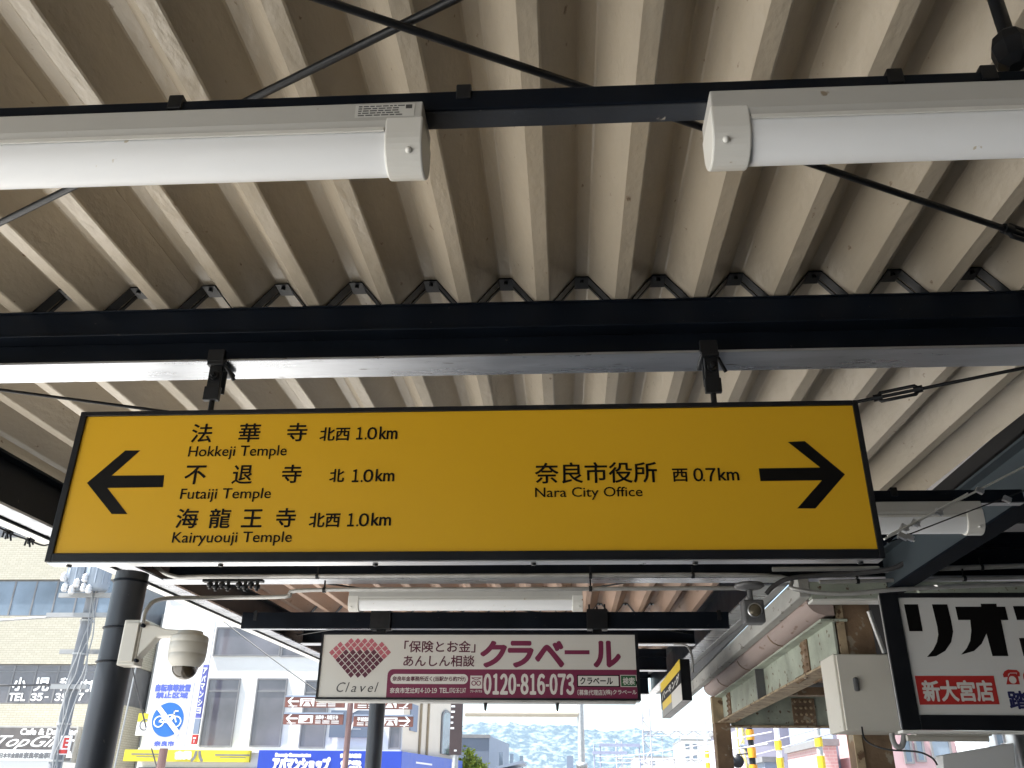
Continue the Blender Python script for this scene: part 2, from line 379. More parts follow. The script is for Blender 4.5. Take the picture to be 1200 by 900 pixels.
# white gutters on both eaves
mb = MB()
for (x0, x1, y0, y1, h) in ((-2.47, -2.33, -4.2, 12.0, 0.955),):
    mb.prism([(x0, y0, CZ+h+S*y0), (x1, y0, CZ+h+S*y0), (x1, y0, CZ+h+0.15+S*y0), (x0, y0, CZ+h+0.15+S*y0)], (0, y1-y0, S*(y1-y0)))
mb.build('gutter', WHITEP, canopy, 0.006)
mb = MB(); mb.prism([(-2.325, -4.2, CZ+0.925-S*4.2), (-2.319, -4.2, CZ+0.925-S*4.2), (-2.319, -4.2, CZ+1.1-S*4.2), (-2.325, -4.2, CZ+1.1-S*4.2)], (0, 16.2, S*16.2))
mb.build('eaves_flashing', BLACK, canopy)
mb = MB(); mb.prism([(1.1365, 4.76, CZ+0.915+S*4.76), (1.185, 4.76, CZ+0.915+S*4.76), (1.185, 4.76, CZ+1.03+S*4.76), (1.1365, 4.76, CZ+1.03+S*4.76)], (0, 7.2, S*7.2))
mb.build('gutter', GREY, canopy, 0.003)
mb = MB(); mb.hbox(XL-0.2, 1.1, 12.0, 12.03, rz(12)-0.06, rz(12)+0.14); mb.build('end_fascia', NAVY, canopy)
# posts
def post(x, y, r, top):
    mb = MB(); mb.tube([(x, y, 0.0), (x, y, CZ+top)], r, 28)
    o = mb.build('post', POSTM, canopy)
    m2 = MB(); m2.tube([(x, y, CZ+top-0.05), (x, y, CZ+top-0.04)], r+0.006, 28); m2.build('post_collar', NAVY, o)
    m2 = MB(); m2.lathe([(0, 0.02), (r+0.09, 0.02), (r+0.09, 0)], (x, y, 0.0), n=28, smooth=False); m2.build('base_plate', GALV, o)
post(-2.19, 4.24, 0.079, 1.02); post(-1.97, 9.4, 0.082, 1.2); post(1.75, -1.6, 0.08, 1.1); post(-2.19, -1.4, 0.079, 0.9)
# tie rods with turnbuckles
def rod(a, b, r=0.0062, tb=None):
    a, b = Vector(a), Vector(b); mb = MB(); mb.tube([a, b], r, 8); o = mb.build('tie_rod', BLACK, canopy)
    if tb is not None:
        t = (b-a).normalized(); c = a+(b-a)*tb; side = t.cross(Vector((0, 0, 1))).normalized(); m2 = MB()
        upv = side.cross(t)
        for s_ in (-1, 1):
            m2.tube([c-t*0.062, c-t*0.05+upv*0.014*s_, c+t*0.05+upv*0.014*s_, c+t*0.062], 0.0055, 8)
            m2.tube([c+t*0.07*s_, c+t*0.045*s_], 0.011, 10)
        m2.build('turnbuckle', BLACK, o)
def line2(p, q, x0, x1, H):
    s_ = (q[1]-p[1])/(q[0]-p[0]); return (x0, p[1]+(x0-p[0])*s_, CZ+H), (x1, p[1]+(x1-p[0])*s_, CZ+H)
a, b = line2((-0.37, 0.94), (0.97, 1.61), -2.2, 1.58, 1.13); rod(a, b, 0.007, (1.02+2.2)/3.78)
a, b = line2((-1.23, 1.5), (-0.13, 0.95), -2.2, 1.58, 1.148); rod(a, b, 0.0075)
a, b = line2((0.92, 2.5), (1.31, 2.29), -1.9, 1.58, 1.13); rod(a, b, 0.0055, (1.015+1.9)/3.48)
a, b = line2((-1.76, 2.35), (-1.44, 2.48), -2.2, 1.58, 1.145); rod(a, b, 0.0055)
a, b = (-2.2, 4.85, CZ+1.22), (1.0, 7.15, CZ+1.22); rod(a, b, 0.0055)
a, b = (1.0, 4.85, CZ+1.21), (-2.2, 7.15, CZ+1.21); rod(a, b, 0.0055)
# hanger strut at the upper right
p = atz(1192, 78, 1.03); mb = MB(); q = Vector((p.x, p.y, CZ+rz(p.y)))
mb.tube([p, q+Vector((0, 0, 0.02))], 0.011, 12); mb.lathe([(0.012, -0.01), (0.026, 0.0), (0.03, 0.03), (0.024, 0.05), (0.012, 0.062)], p+Vector((0, 0, 0.01)), n=8, smooth=False)
mb.build('hanger_strut', BLACK, canopy)

# ================================================================ LAMPS
def lamp(x0, x1, yc, top, label):
    """strip lamp: enamel housing, opal half-round cover, two end caps"""
    t = thing('strip_lamp', label, 'lamp', ((x0+x1)/2, yc, CZ+top), 'tube lamps under the canopy')
    mb = MB(); d = 0.042
    prof = [(-d, 0), (d, 0), (d, -0.036), (d-0.004, -0.048), (-d+0.004, -0.048), (-d, -0.036)]
    mb.prism([(x0+0.002, yc+a, CZ+top+b) for a, b in prof], (x1-x0-0.004, 0, 0)); hs = mb.build('housing', HOUS, t, 0.002)
    mb = MB(); pr = [(0.037*math.cos(math.pi+q*math.pi/16), -0.060+0.044*math.sin(math.pi+q*math.pi/16)) for q in range(17)]
    pr = [(-0.037, -0.0485)] + pr + [(0.037, -0.0485)]
    mb.prism([(x0+0.055, yc+a, CZ+top+b) for a, b in pr], (x1-x0-0.11, 0, 0), True); mb.build('cover', COVER, t)
    for xa, xb in ((x0, x0+0.058), (x1-0.058, x1)):
        mb = MB(); pr = [(0.042*math.cos(math.pi+q*math.pi/16), -0.061+0.049*math.sin(math.pi+q*math.pi/16)) for q in range(17)]
        pr = [(-0.0428, -0.03)] + pr + [(0.0428, -0.03)]
        mb.prism([(xa, yc+a, CZ+top+b) for a, b in pr], (xb-xa, 0, 0), False); c = mb.build('end_cap', LAMPW, t, 0.003)
        xm = xa+0.02 if xa == x0 else xb-0.02
        ms = MB(); ms.lathe([(0, -0.004), (0.0045, -0.003), (0.0055, 0)], (xm, yc-0.035, CZ+top-0.090), (0, 0.8, 0.5), 10); ms.build('screw', LAMPW, c)
    ml = MB(); ml.hbox(x0+0.06, x1-0.06, yc-0.0415, yc-0.038, top-0.0555, top-0.0485); ml.build('cover_clip_rail', LAMPW, hs)
    return t, hs
L1, h1_ = lamp(-1.475, -0.208, 1.052, 0.979, 'white tube lamp at the top left with a rating sticker near its end')
# rating sticker and rust dribble near the end of the first lamp
fc = Face((0, 1.0095, 0), (1, 0, 0), (0, 0, 1)); mb = MB()
fc.rect(mb, -0.315, -0.222, CZ+0.949, CZ+0.974, 0.0002); st = mb.build('rating_sticker', mat('sticker', (0.6, 0.6, 0.57), 0.5), h1_)
mb = MB(); rr = random.Random(3)
for j in range(5):
    x = -0.31
    while x < -0.25 - (0.0 if j else -0.02):
        w_ = rr.uniform(0.004, 0.012); fc.rect(mb, x, x+w_, CZ+0.9695-j*0.0045, CZ+0.9718-j*0.0045, 0.0006); x += w_+0.002
fc.rect(mb, -0.236, -0.226, CZ+0.964, CZ+0.972, 0.0006)
mb.build('print', mat('sticker_ink', (0.08, 0.08, 0.08), 0.6), st)
lamp(0.228, 1.495, 1.052, 0.979, 'white tube lamp at the top right with a chipped end cap')
lamp(0.175, 1.442, 3.02, 0.959, 'white tube lamp half hidden behind the yellow sign at its right')
lamp(at(410, 703, 4.79).x, at(683, 703, 4.79).x, 4.79, 1.045, 'narrow cream tube lamp above the white and maroon advertising board')

# ================================================================ YELLOW DIRECTION SIGN
YS = 2.0
sgn = thing('direction_sign', 'long yellow hanging direction sign with black arrows and Japanese and English place names', 'sign', (-0.265, YS, CZ+0.51))
sx0, sx1, sz0, sz1 = -1.2595, 0.7285, CZ+0.5105, CZ+0.907
mb = MB(); T = 0.043; bl, br, bt, bb = 0.016, 0.013, 0.0125, 0.021
mb.box(sx0, sx0+bl, YS, YS+T, sz0, sz1); mb.box(sx1-br, sx1, YS, YS+T, sz0, sz1)
mb.box(sx0+bl, sx1-br, YS, YS+T, sz1-bt, sz1); mb.box(sx0+bl, sx1-br, YS, YS+T, sz0, sz0+bb)
mb.box(sx0+bl, sx1-br, YS+0.02, YS+T, sz0+bb, sz1-bt)
fr = mb.build('frame', FRAME, sgn, 0.0012)
mb = MB(); mb.box(sx0+0.006, sx1-0.006, YS+0.004, YS+T-0.004, sz0-0.003, sz0-0.0005); bs = mb.build('bottom_strip', ALU, fr)
mb = MB()
for x in [sx0+0.05+i*(sx1-sx0-0.1)/5 for i in range(6)]: mb.lathe([(0, -0.004), (0.006, -0.004), (0.007, 0)], (x, YS+0.025, sz0-0.003), n=10)
mb.build('screw', BLACK, bs)
mb = MB(); mb.box(sx0+bl, sx1-br, YS+0.006, YS+0.0195, sz0+bb, sz1-bt); mb.build('face_panel', YEL, sgn)
FY = front(YS+0.006); mb = MB()
def T_(s_, x0, x1, y0, y1, bold=0.0009, m=None, f=None, Y=YS, ch=False, d=0.0008, **k):
    a = box_at(x0, x1, y0, y1, Y); (f or FY).chars(m or mb, s_, *a, bold=bold, d=d, **k) if ch else (f or FY).text(m or mb, s_, *a, bold=bold, d=d, **k)
for s_, a in (('法', (224, 247.5, 496, 517.5)), ('華', (279.5, 304, 495.5, 517)), ('寺', (336, 359, 495, 516)), ('北西', (374.5, 409, 500, 515.5)), ('km', (444.5, 465, 499, 513.5)),
              ('不', (216, 240, 545, 566.5)), ('退', (272, 295, 544.5, 566)), ('寺', (330, 352.5, 544, 565)), ('北', (386, 402.5, 549, 564)), ('km', (440, 461.5, 549, 563)),
              ('海', (206, 231, 595.5, 618)), ('龍', (244.5, 269, 595.5, 618)), ('王', (283, 306.5, 596.5, 617)), ('寺', (323, 345.5, 595, 617)), ('北西', (362, 397.5, 600.5, 617)), ('km', (435, 457.5, 600.5, 615)),
              ('奈良市役所', (627, 770, 541, 565)), ('西', (788.5, 806, 548.5, 563.5)), ('km', (842, 866, 547.5, 562))):
    T_(s_, *a, bold=0.0008)
def dec(x0, x1, y0, y1, a, b_):
    wv = x1-x0; T_(FULL[a], x0+(wv*0.06 if a == '1' else 0), x0+wv*(0.34 if a == '1' else 0.42), y0, y1); T_('.', x0+wv*0.45, x0+wv*0.51, y1-2, y1); T_(FULL[b_], x0+wv*0.57, x1, y0, y1)
dec(416, 441, 500, 514, '1', '0'); dec(411, 436.5, 549.5, 564, '1', '0'); dec(405.5, 431.5, 601, 616, '1', '0'); dec(813, 839, 548, 563, '0', '7')
for s_, a in (('Hokkeji Temple', (220, 335, 521.5, 537.5)), ('Futaiji Temple', (210.5, 316.5, 571.5, 587.5)), ('Kairyuouji Temple', (201, 341, 622.5, 639)), ('Nara City Office', (627, 753, 570, 585))):
    T_(s_, *a, bold=0.0002)
mb.build('lettering', INK, sgn, fix=False)
AR = [[(102, 566), (131, 602.5), (149.5, 602.5), (126, 572), (191, 571), (192.5, 557), (131, 557.5), (164.5, 528), (147, 528)],
      [(889, 549), (891, 564), (963, 563), (934, 596), (955.5, 596), (990, 556), (943, 517), (923, 518), (961, 548)]]
for pts in AR:
    mb = MB(); FY.shape(mb, pxy(pts, YS+0.006), 0.0008); mb.build('arrow', INK, sgn)
for px in (256, 833):                                                    # hangers from the black beam
    x = at(px, 450, YB-0.03).x; m2 = MB(); hb = rz(YB)-0.082-0.096
    m2.hbox(x-0.026, x+0.02, YB-0.07, YB-0.056, hb-0.006, hb+0.03)       # beam clamp
    m2.hbox(x-0.024, x+0.022, YB-0.07, YB+0.02, hb-0.016, hb-0.004)
    hz = sz1-CZ
    m2.hbox(x-0.018, x+0.018, YB-0.062, YB-0.054, hb-0.085, hb-0.017); m2.hbox(x-0.018, x+0.018, YB-0.03, YB-0.022, hb-0.085, hb-0.017)
    m2.hbox(x-0.021, x+0.021, YB-0.066, YB-0.05, hb-0.118, hb-0.078)
    m2.tube([(x, YB-0.05, CZ+hz-0.005), (x, YB-0.05, CZ+hb-0.05)], 0.0075, 10)
    h_ = m2.build('hanger', BLACK, sgn, 0.002)
    m3 = MB(); m3.lathe([(0, -0.02), (0.006, -0.02), (0.006, -0.008), (0.012, -0.008), (0.012, 0)], (x, YB-0.062, CZ+hb-0.048), (0, 1, 0), 6, False); m3.lathe([(0.0165, -0.0015), (0.0165, 0.0)], (x, YB-0.062, CZ+hb-0.048), (0, 1, 0), 16)
    m3.tube([(x+0.02, YB-0.05, CZ+hb-0.01), (x+0.042, YB-0.03, CZ+hb-0.045)], 0.005, 8)
    m3.build('bolt', BLACK, h_)

# ================================================================ WHITE AND MAROON BOARD
YC = 5.7
MAR = mat('maroon_print', (0.16, 0.012, 0.055), 0.45, 0, 0.03); ROSE = mat('rose_print', (0.40, 0.10, 0.13), 0.45, 0, 0.05); DKM = mat('dark_maroon_print', (0.085, 0.01, 0.03), 0.45, 0, 0.05)
BOARD = mat('board_white', (0.58, 0.575, 0.54), 0.45, 0, 0.03, 2); PALE = mat('pale_print', (0.62, 0.61, 0.58), 0.45, 0, 0.03); GRN = mat('green_print', (0.015, 0.10, 0.035), 0.45, 0, 0.03)
adv = thing('advertising_board', 'wide white and maroon advertising board with a heart of diamonds and a phone number', 'sign', (-0.57, YC, CZ+0.57))
ax0, ax1, az0, az1 = -1.592, 0.448, CZ+0.570, CZ+0.978
mb = MB(); mb.box(ax0, ax1, YC+0.004, YC+0.12, az0, az1)
fr = mb.build('casing', FRAME, adv, 0.003)
mb = MB(); t = 0.012
for q in ((ax0, ax0+t, az0, az1), (ax1-0.02, ax1, az0, az1), (ax0+t, ax1-0.02, az1-t, az1), (ax0+t, ax1-0.02, az0, az0+t)): mb.box(q[0], q[1], YC-0.006, YC+0.0038, q[2], q[3])
mb.build('frame', FRAME, adv)
mb = MB(); mb.box(ax0+0.0, ax1-0.03, YC-0.004, YC+0.11, az0-0.012, az0-0.001); mb.build('bottom_rail', GALV, adv)
FC = front(YC); mb = MB(); FC.rect(mb, ax0+t, ax1-0.02, az0+t, az1-t, 0.0); mb.build('face_panel', BOARD, adv)
zoff = lambda s_, x, y: (380+x/6.316, 740+y/6.316)
rows = [(72, (198, 248, 299, 350)), (99, (118, 172, 222, 274, 325, 374, 425)), (127, (88, 140, 196, 247, 299, 350, 400, 450)), (155, (58, 110, 160, 212, 264, 316, 367, 420, 472)), (183, (84, 133, 186, 236, 288, 340, 392, 443)),
        (210, (105, 157, 210, 262, 314, 364, 416)), (237, (128, 180, 233, 285, 336, 388)), (265, (152, 204, 256, 308, 361)), (292, (175, 226, 278, 330)), (320, (198, 250, 302))]
ma, mbb = MB(), MB()
for j, (y, xs) in enumerate(rows):
    for x in xs:
        dark = j > 4 or (j == 3 and 150 < x < 380) or (j == 4 and 120 < x < 400)
        p = at(*zoff(0, x, y), YC); h = 0.0195
        FC.shape(mbb if dark else ma, [(p.x, p.z-h), (p.x+h, p.z), (p.x, p.z+h), (p.x-h, p.z)], 0.001)
lg = ma.build('heart_emblem', ROSE, adv); mbb.build('emblem_diamonds', DKM, lg)
def TC(m, s_, x0, x1, y0, y1, bold=0, d=0.001, ch=False, **k): T_(s_, x0, x1, y0, y1, bold, m, FC, YC, ch, d, **k)
mb = MB()
x = 393.0
for c, wd in (('C', 9), ('l', 3), ('a', 6), ('v', 7), ('e', 6), ('l', 3)):
    y0 = 799.5 if c in 'Cl' else 804.0
    T_(c, x, x+(wd if c != 'l' else 1.2), y0, 811.0, 0, mb, FC, YC, False, 0.001, shear=0.3); x += wd+3.0
mb.build('logo_lettering', mat('grey_print', (0.05, 0.05, 0.055), 0.5), adv, fix=False)
# maroon band with a rounded upper left corner
x0, x1, zb, zt = at(453.5, 800, YC).x, ax1-0.02, az0+t, at(600, 784.5, YC).z
mb = MB(); r_ = 0.035; pts = [(x0, zb), (x1, zb), (x1, zt)] + [(x0+r_-r_*math.sin(q*math.pi/12), zt-r_+r_*math.cos(q*math.pi/12)) for q in range(7)]
FC.shape(mb, pts, 0.0006); mb.build('maroon_band', MAR, adv)
mb = MB(); TC(mb, '「保険とお金」', 474, 557, 751, 764.5, 0.0012); TC(mb, 'あんしん相談', 473, 556, 768, 781, 0.0012); mb.build('lettering', DKM, adv, fix=False)
mb = MB()
for c, a, b in (('ク', 20, 200), ('ラ', 215, 388), ('ベ', 405, 602), ('ル', 815, 1000)): TC(mb, c, 560+a/6+0.6, 560+b/6-0.6, 752.3, 781, 0.008)
bx = box_at(560+610/6, 560+785/6, 762, 766.8, YC); FC.rect(mb, *bx, 0.001)
mb.build('headline', MAR, adv, fix=False)
mb = MB(); a = box_at(457.6, 548.5, 790, 801.5, YC); r_ = (a[3]-a[2])/2; c_ = (a[2]+a[3])/2
FC.shape(mb, [(a[1]-r_+r_*math.sin(q*math.pi/10), c_-r_*math.cos(q*math.pi/10)) for q in range(11)] + [(a[0]+r_-r_*math.sin(q*math.pi/10), c_+r_*math.cos(q*math.pi/10)) for q in range(11)], 0.0012)
pill = mb.build('white_pill', PALE, adv)
mb = MB(); TC(mb, '奈良年金事務所近く(当駅から約7分)', 460, 545.5, 792.7, 799, 0.0008, 0.002); mb.build('pill_lettering', DKM, pill, fix=False)
mb = MB(); TC(mb, '奈良市芝辻町', 457, 492, 806, 812.3, 0.0008, 0.0014); TC(mb, '4-10-19', 492.5, 512, 806.3, 812, 0.0006, 0.0014, True); TC(mb, 'TEL.', 515, 526, 806.3, 812, 0.0008, 0.0014); TC(mb, '0742-36-1147', 526.5, 546, 806.3, 812, 0.0003, 0.0014, True, gap=0.02)
TC(mb, '0120-816-073', 566.5, 673, 790.3, 813.3, 0.0045, 0.0014, True, gap=0.2)
TC(mb, '〔募集代理店〕', 677, 708, 808.3, 814.8, 0.0006, 0.0014); TC(mb, '(株)クラベール', 708.5, 746, 808.3, 814.8, 0.0006, 0.0014)
TC(mb, 'フリーダイヤル', 551, 565, 808.3, 811.8, 0.0004, 0.0014)
mb.build('white_lettering', PALE, adv, fix=False)
mb = MB(); a = box_at(551, 565.2, 791.8, 807, YC); FC.rect(mb, *a, 0.0012); fb = mb.build('free_dial_mark', PALE, adv)
mb = MB(); wa, ha = a[1]-a[0], a[3]-a[2]
for q in (0.3, 0.7): FC.disc(mb, a[0]+wa*q, a[2]+ha*0.42, wa*0.20, 0.002, 20, wa*0.13)
FC.rect(mb, a[0]+wa*0.1, a[1]-wa*0.1, a[2]+ha*0.80, a[2]+ha*0.86, 0.002); FC.line(mb, [(a[0]+wa*0.15, a[2]+ha*0.8), (a[0]+wa*0.5, a[2]+ha*0.66), (a[0]+wa*0.85, a[2]+ha*0.8)], 0.004, 0.0021)
mb.build('loops', MAR, fb, fix=False)
mb = MB(); a = box_at(676.3, 726, 791, 805, YC); FC.rect(mb, *a, 0.0012); sb = mb.build('search_box', INK, adv)
mb = MB(); FC.rect(mb, a[0]+0.006, a[1]-0.006, a[2]+0.006, a[3]-0.006, 0.0017); mb.build('search_field', PALE, sb)
mb = MB(); TC(mb, 'クラベール', 680, 718, 793.8, 802, 0.0012, 0.0024); mb.build('search_lettering', INK, sb, fix=False)
mb = MB(); a = box_at(727, 746, 791, 805, YC); FC.rect(mb, *a, 0.0012); gb = mb.build('search_button', PALE, adv)
mb = MB(); FC.rect(mb, a[0]+0.004, a[1]-0.004, a[2]+0.004, a[3]-0.004, 0.0017); mb.build('button_field', GRN, gb)
mb = MB(); TC(mb, '検索', 730, 743.5, 794, 802.5, 0.0010, 0.0024); mb.build('button_lettering', PALE, gb, fix=False)
mb = MB(); p = at(744.5, 797, YC); FC.shape(mb, [(p.x, p.z), (p.x+0.008, p.z-0.045), (p.x+0.014, p.z-0.03), (p.x+0.032, p.z-0.03)], 0.003); mb.build('cursor', INK, gb)
for px in (446, 700):                                                    # clamps on the channel above
    x = at(px, 735, YC).x; mb = MB(); mb.hbox(x-0.066, x+0.066, YC-0.025, YC+0.065, 1.0, 1.125)
    for dx in (-0.05, 0, 0.05): mb.tube([(x+dx, YC-0.02, CZ+1.12), (x+dx, YC-0.02, CZ+1.155 if dx else CZ+1.14)], 0.006, 8)
    mb.hbox(x-0.03, x+0.03, YC+0.02, YC+0.05, 0.975, 1.0); mb.build('hanger_clamp', BLACK, adv, 0.003)
for px in (568, 653):
    x = at(px, 826, YC).x; mb = MB(); mb.tube([(x, YC+0.05, az0-0.012), (x, YC+0.05, az0-0.06)], 0.013, 10, r1=0.006); mb.build('drip_stud', BLACK, adv)
TAPE = MB()

# ================================================================ CLINIC BOARD AT THE RIGHT (white, red and black)
YR = 3.2
rio = thing('shop_board', 'white sign in a thick black frame with huge black katakana and a red plate', 'sign', (1.7, YR, CZ+0.227))
RED = mat('red_print', (0.42, 0.025, 0.022), 0.45, 0, 0.03); NVP = mat('navy_print', (0.01, 0.012, 0.08), 0.45, 0, 0.03)
rx0, rx1, rzb, rzt = 1.120, 2.75, CZ+0.232, CZ+0.690
fx0 = 1.183; fz0, fz1 = at(1075, 837.5, YR).z, at(1060, 700, YR).z
mb = MB(); mb.box(rx0+0.012, rx1, YR+0.012, YR+0.06, rzb+0.004, rzt-0.004); mb.build('casing', FRAME, rio, 0.003)
MB().box(rx0+0.004, rx0+0.0115, YR+0.012, YR+0.03, rzb+0.004, rzt-0.004).build('edge_trim', GALV, rio)
MB().box(rx0, rx1, YR, YR+0.05, rzb-0.009, rzb-0.001).build('bottom_trim', WHITEP, rio)
mb = MB(); mb.box(rx0, fx0, YR, YR+0.0115, rzb, rzt); mb.box(rx1-0.06, rx1, YR, YR+0.0115, rzb, rzt); mb.box(fx0, rx1-0.06, YR, YR+0.0115, fz1, rzt); mb.box(fx0, rx1-0.06, YR, YR+0.0115, rzb, fz0)
mb.build('frame', FRAME, rio, 0.002)
FR = front(YR+0.009); mb = MB(); mb.box(fx0, rx1-0.06, YR+0.009, YR+0.0118, fz0, fz1); mb.build('face_panel', mat('board_grey_white', (0.60, 0.60, 0.59), 0.4, 0, 0.02, 1), rio)
zr = lambda pts: pxy([(1020+x/4.283, 690+y/4.283) for x, y in pts], YR+0.009)
mb = MB()
FR.shape(mb, zr([(168, 78), (195, 213), (262, 213), (238, 78)]), 0.001)
FR.shape(mb, zr([(308, 78), (335, 190), (340, 230), (333, 268), (315, 305), (283, 343), (330, 338), (375, 312), (405, 268), (415, 215), (405, 160), (385, 78)]), 0.001)
FR.shape(mb, zr([(425, 90), (440, 157), (500, 157), (506, 210), (500, 262), (483, 298), (455, 331), (520, 312), (558, 276), (582, 225), (612, 338), (692, 338), (655, 157), (692, 157), (676, 90), (634, 90), (632, 75), (553, 75), (555, 90)]), 0.001)
FR.shape(mb, zr([(715, 87), (735, 157), (960, 157), (940, 87)]), 0.001); FR.shape(mb, zr([(745, 247), (768, 338), (1010, 338), (985, 247)]), 0.001); FR.shape(mb, zr([(900, 157.5), (925, 246.5), (985, 246.5), (960, 157.5)]), 0.001)
mb.build('katakana', INK, rio)
mb = MB(); q = zr([(222, 437), (248, 582), (648, 580), (618, 437)]); FR.shape(mb, q, 0.001); rp = mb.build('red_plate', RED, rio)
mb = MB()
for i, c in enumerate('新大宮店'):
    x0 = 262+i*89; T_(c, 1020+(x0+2)/4.283, 1020+(x0+84)/4.283, 690+462/4.283, 690+563/4.283, 0.0022, mb, FR, YR+0.009, False, 0.0016)
mb.build('plate_lettering', PALE, rp, fix=False)
mb = MB(); ph = lambda pts: FR.shape(mb, zr(pts), 0.001)
ph([(682, 480), (750, 480), (742, 445), (730, 425), (700, 425), (688, 445)]); ph([(664, 430), (668, 445), (690, 443), (690, 428), (700, 421), (735, 421), (732, 440), (750, 440), (748, 420), (735, 408), (690, 405), (672, 414)])
fp = mb.build('telephone_mark', RED, rio)
mb = MB(); c = zr([(713, 457)])[0]; FR.disc(mb, c[0], c[1], 0.0125, 0.0016, 20); mb.build('dial', PALE, fp)
mb = MB(); T_('踏切', 1020+695/4.283, 1020+880/4.283, 690+515/4.283, 690+602/4.283, 0.002, mb, FR, YR+0.009, False, 0.001); mb.build('lettering', NVP, rio, fix=False)
mb = MB(); T_('０７４２', 1020+770/4.283, 1020+1000/4.283, 690+420/4.283, 690+480/4.283, 0.002, mb, FR, YR+0.009, False, 0.001); mb.build('phone_number', RED, rio, fix=False)
mb = MB(); mb.tube([(1.8, YR+0.04, rzt-0.005), (1.8, YR+0.04, CZ+1.36)], 0.015, 10); mb.build('hanger', BLACK, rio)
t = tag(thing('tube_fitting', 'x', 'x'), 'cream tube fitting tucked under the bottom edge of the white black-framed board', 'lamp'); t.name = 'strip_lamp'
mb = MB(); mb.hbox(1.21, 1.47, YR+0.135, YR+0.19, 0.224, 0.24); b_ = mb.build('housing', CREAM, t, 0.004)
mb = MB(); mb.tube([(1.185, YR+0.16, CZ+0.217), (1.462, YR+0.16, CZ+0.217)], 0.011, 14); mb.build('tube', CREAM, t)

# ================================================================ SMALL FITTINGS
# conduits along the second cross beam
def conduit(pts, r, label, m=GALV, clips=()):
    t = thing('conduit_pipe', label, 'conduit', pts[0]); mb = MB(); mb.tube(pts, r, 10); mb.build('pipe', m, t)
    for c in clips:
        mc = MB(); mc.lathe([(r+0.004, -0.008), (r+0.004, 0.008)], c, (1, 0, 0), 12); mc.box(c[0]-0.004, c[0]+0.004, c[1]-0.004, c[1]+0.004, c[2], c[2]+0.05); mc.build('pipe_clip', BLACK, t)
    return t
def smooth(pts, n=6):
    out = []; P = [Vector(p) for p in pts]; P = [P[0]]+P+[P[-1]]
    for i in range(1, len(P)-2):
        for k in range(n):
            t = k/n; a, b, c, d = P[i-1], P[i], P[i+1], P[i+2]
            out.append(0.5*((2*b)+(-a+c)*t+(2*a-5*b+4*c-d)*t*t+(-a+3*b-3*c+d)*t**3))
    return out+[P[-2]]
W = lambda x, y, Y: at(x, y, Y)
c1 = smooth([W(178, 660, 4.55), W(204, 675.5, 4.55), W(260, 675.5, 4.55), W(600, 674.5, 4.55), W(895, 674.5, 4.55), W(930, 690, 4.5), W(985, 696, 4.45), W(1060, 690, 4.4), W(1200, 684, 4.4)])
conduit(c1, 0.011, 'thin grey conduit running along the beam just below the yellow sign', clips=[W(372, 675.5, 4.55), W(692, 675, 4.55), W(812, 674.5, 4.55)])
c2 = smooth([W(167, 730, 4.08), W(172, 714, 4.1), W(190, 702, 4.2), W(250, 700.5, 4.5), W(335, 699, 4.5), W(362, 691.5, 4.5), W(600, 690.5, 4.5), W(880, 689, 4.5)])
conduit(c2, 0.0105, 'grey conduit arching from the dome camera box up to the beam', clips=[W(380, 691.5, 4.5), W(692, 690, 4.5)])
conduit([W(1000, 669.5, 4.55), W(1200, 663, 4.55)], 0.013, 'grey conduit along the dark beam at the far right, upper of two', clips=[W(1080, 667, 4.55), W(1150, 665, 4.55)])
conduit([W(960, 682, 4.5), W(1200, 676.5, 4.5)], 0.010, 'grey conduit along the dark beam at the far right, lower of two', clips=[W(1005, 681, 4.5), W(1130, 678, 4.5)])
tag(MB().tube(smooth([W(1082, 615, 4.3), W(1075, 640, 4.3), W(1052, 664, 4.35), W(1000, 672, 4.4), W(930, 677, 4.42), W(908, 686, 4.44), W(898, 696, 4.46)]), 0.012, 12).build('flexible_hose', RUBBER), 'thick dark flexible cable hose curving down behind the right end of the yellow sign', 'cable')
tag(MB().tube([W(905, 667, 4.5), W(1030, 666, 4.5)], 0.012, 10).build('conduit_pipe', GALV), 'short grey conduit close under the lower right corner of the yellow sign', 'conduit')
# clamp rack on the beam
rk = thing('cable_clamp_rack', 'black rack of eight small cable clamps on the beam below the yellow sign', 'rack', W(275, 684, 4.5))
MB().box(W(240, 0, 4.5).x, W(308, 0, 4.5).x, 4.5, 4.53, W(270, 682.5, 4.5).z, W(270, 679, 4.5).z).build('rail', BLACK, rk) if False else None
a = box_at(238, 308, 679, 682, 4.5); MB().box(a[0], a[1], 4.49, 4.53, a[2], a[3]).build('rail', BLACK, rk, 0.001)
for i, px in enumerate((246, 253, 260, 267, 280, 287, 294, 301)):
    p = W(px, 686 + (2.5 if i % 2 else 0), 4.5)
    MB().lathe([(0, -0.018), (0.008, -0.018), (0.008, -0.006), (0.016, -0.006), (0.016, 0.012), (0.009, 0.016), (0.009, 0.03)], p, n=12).build('cable_clamp', BLACK, rk)
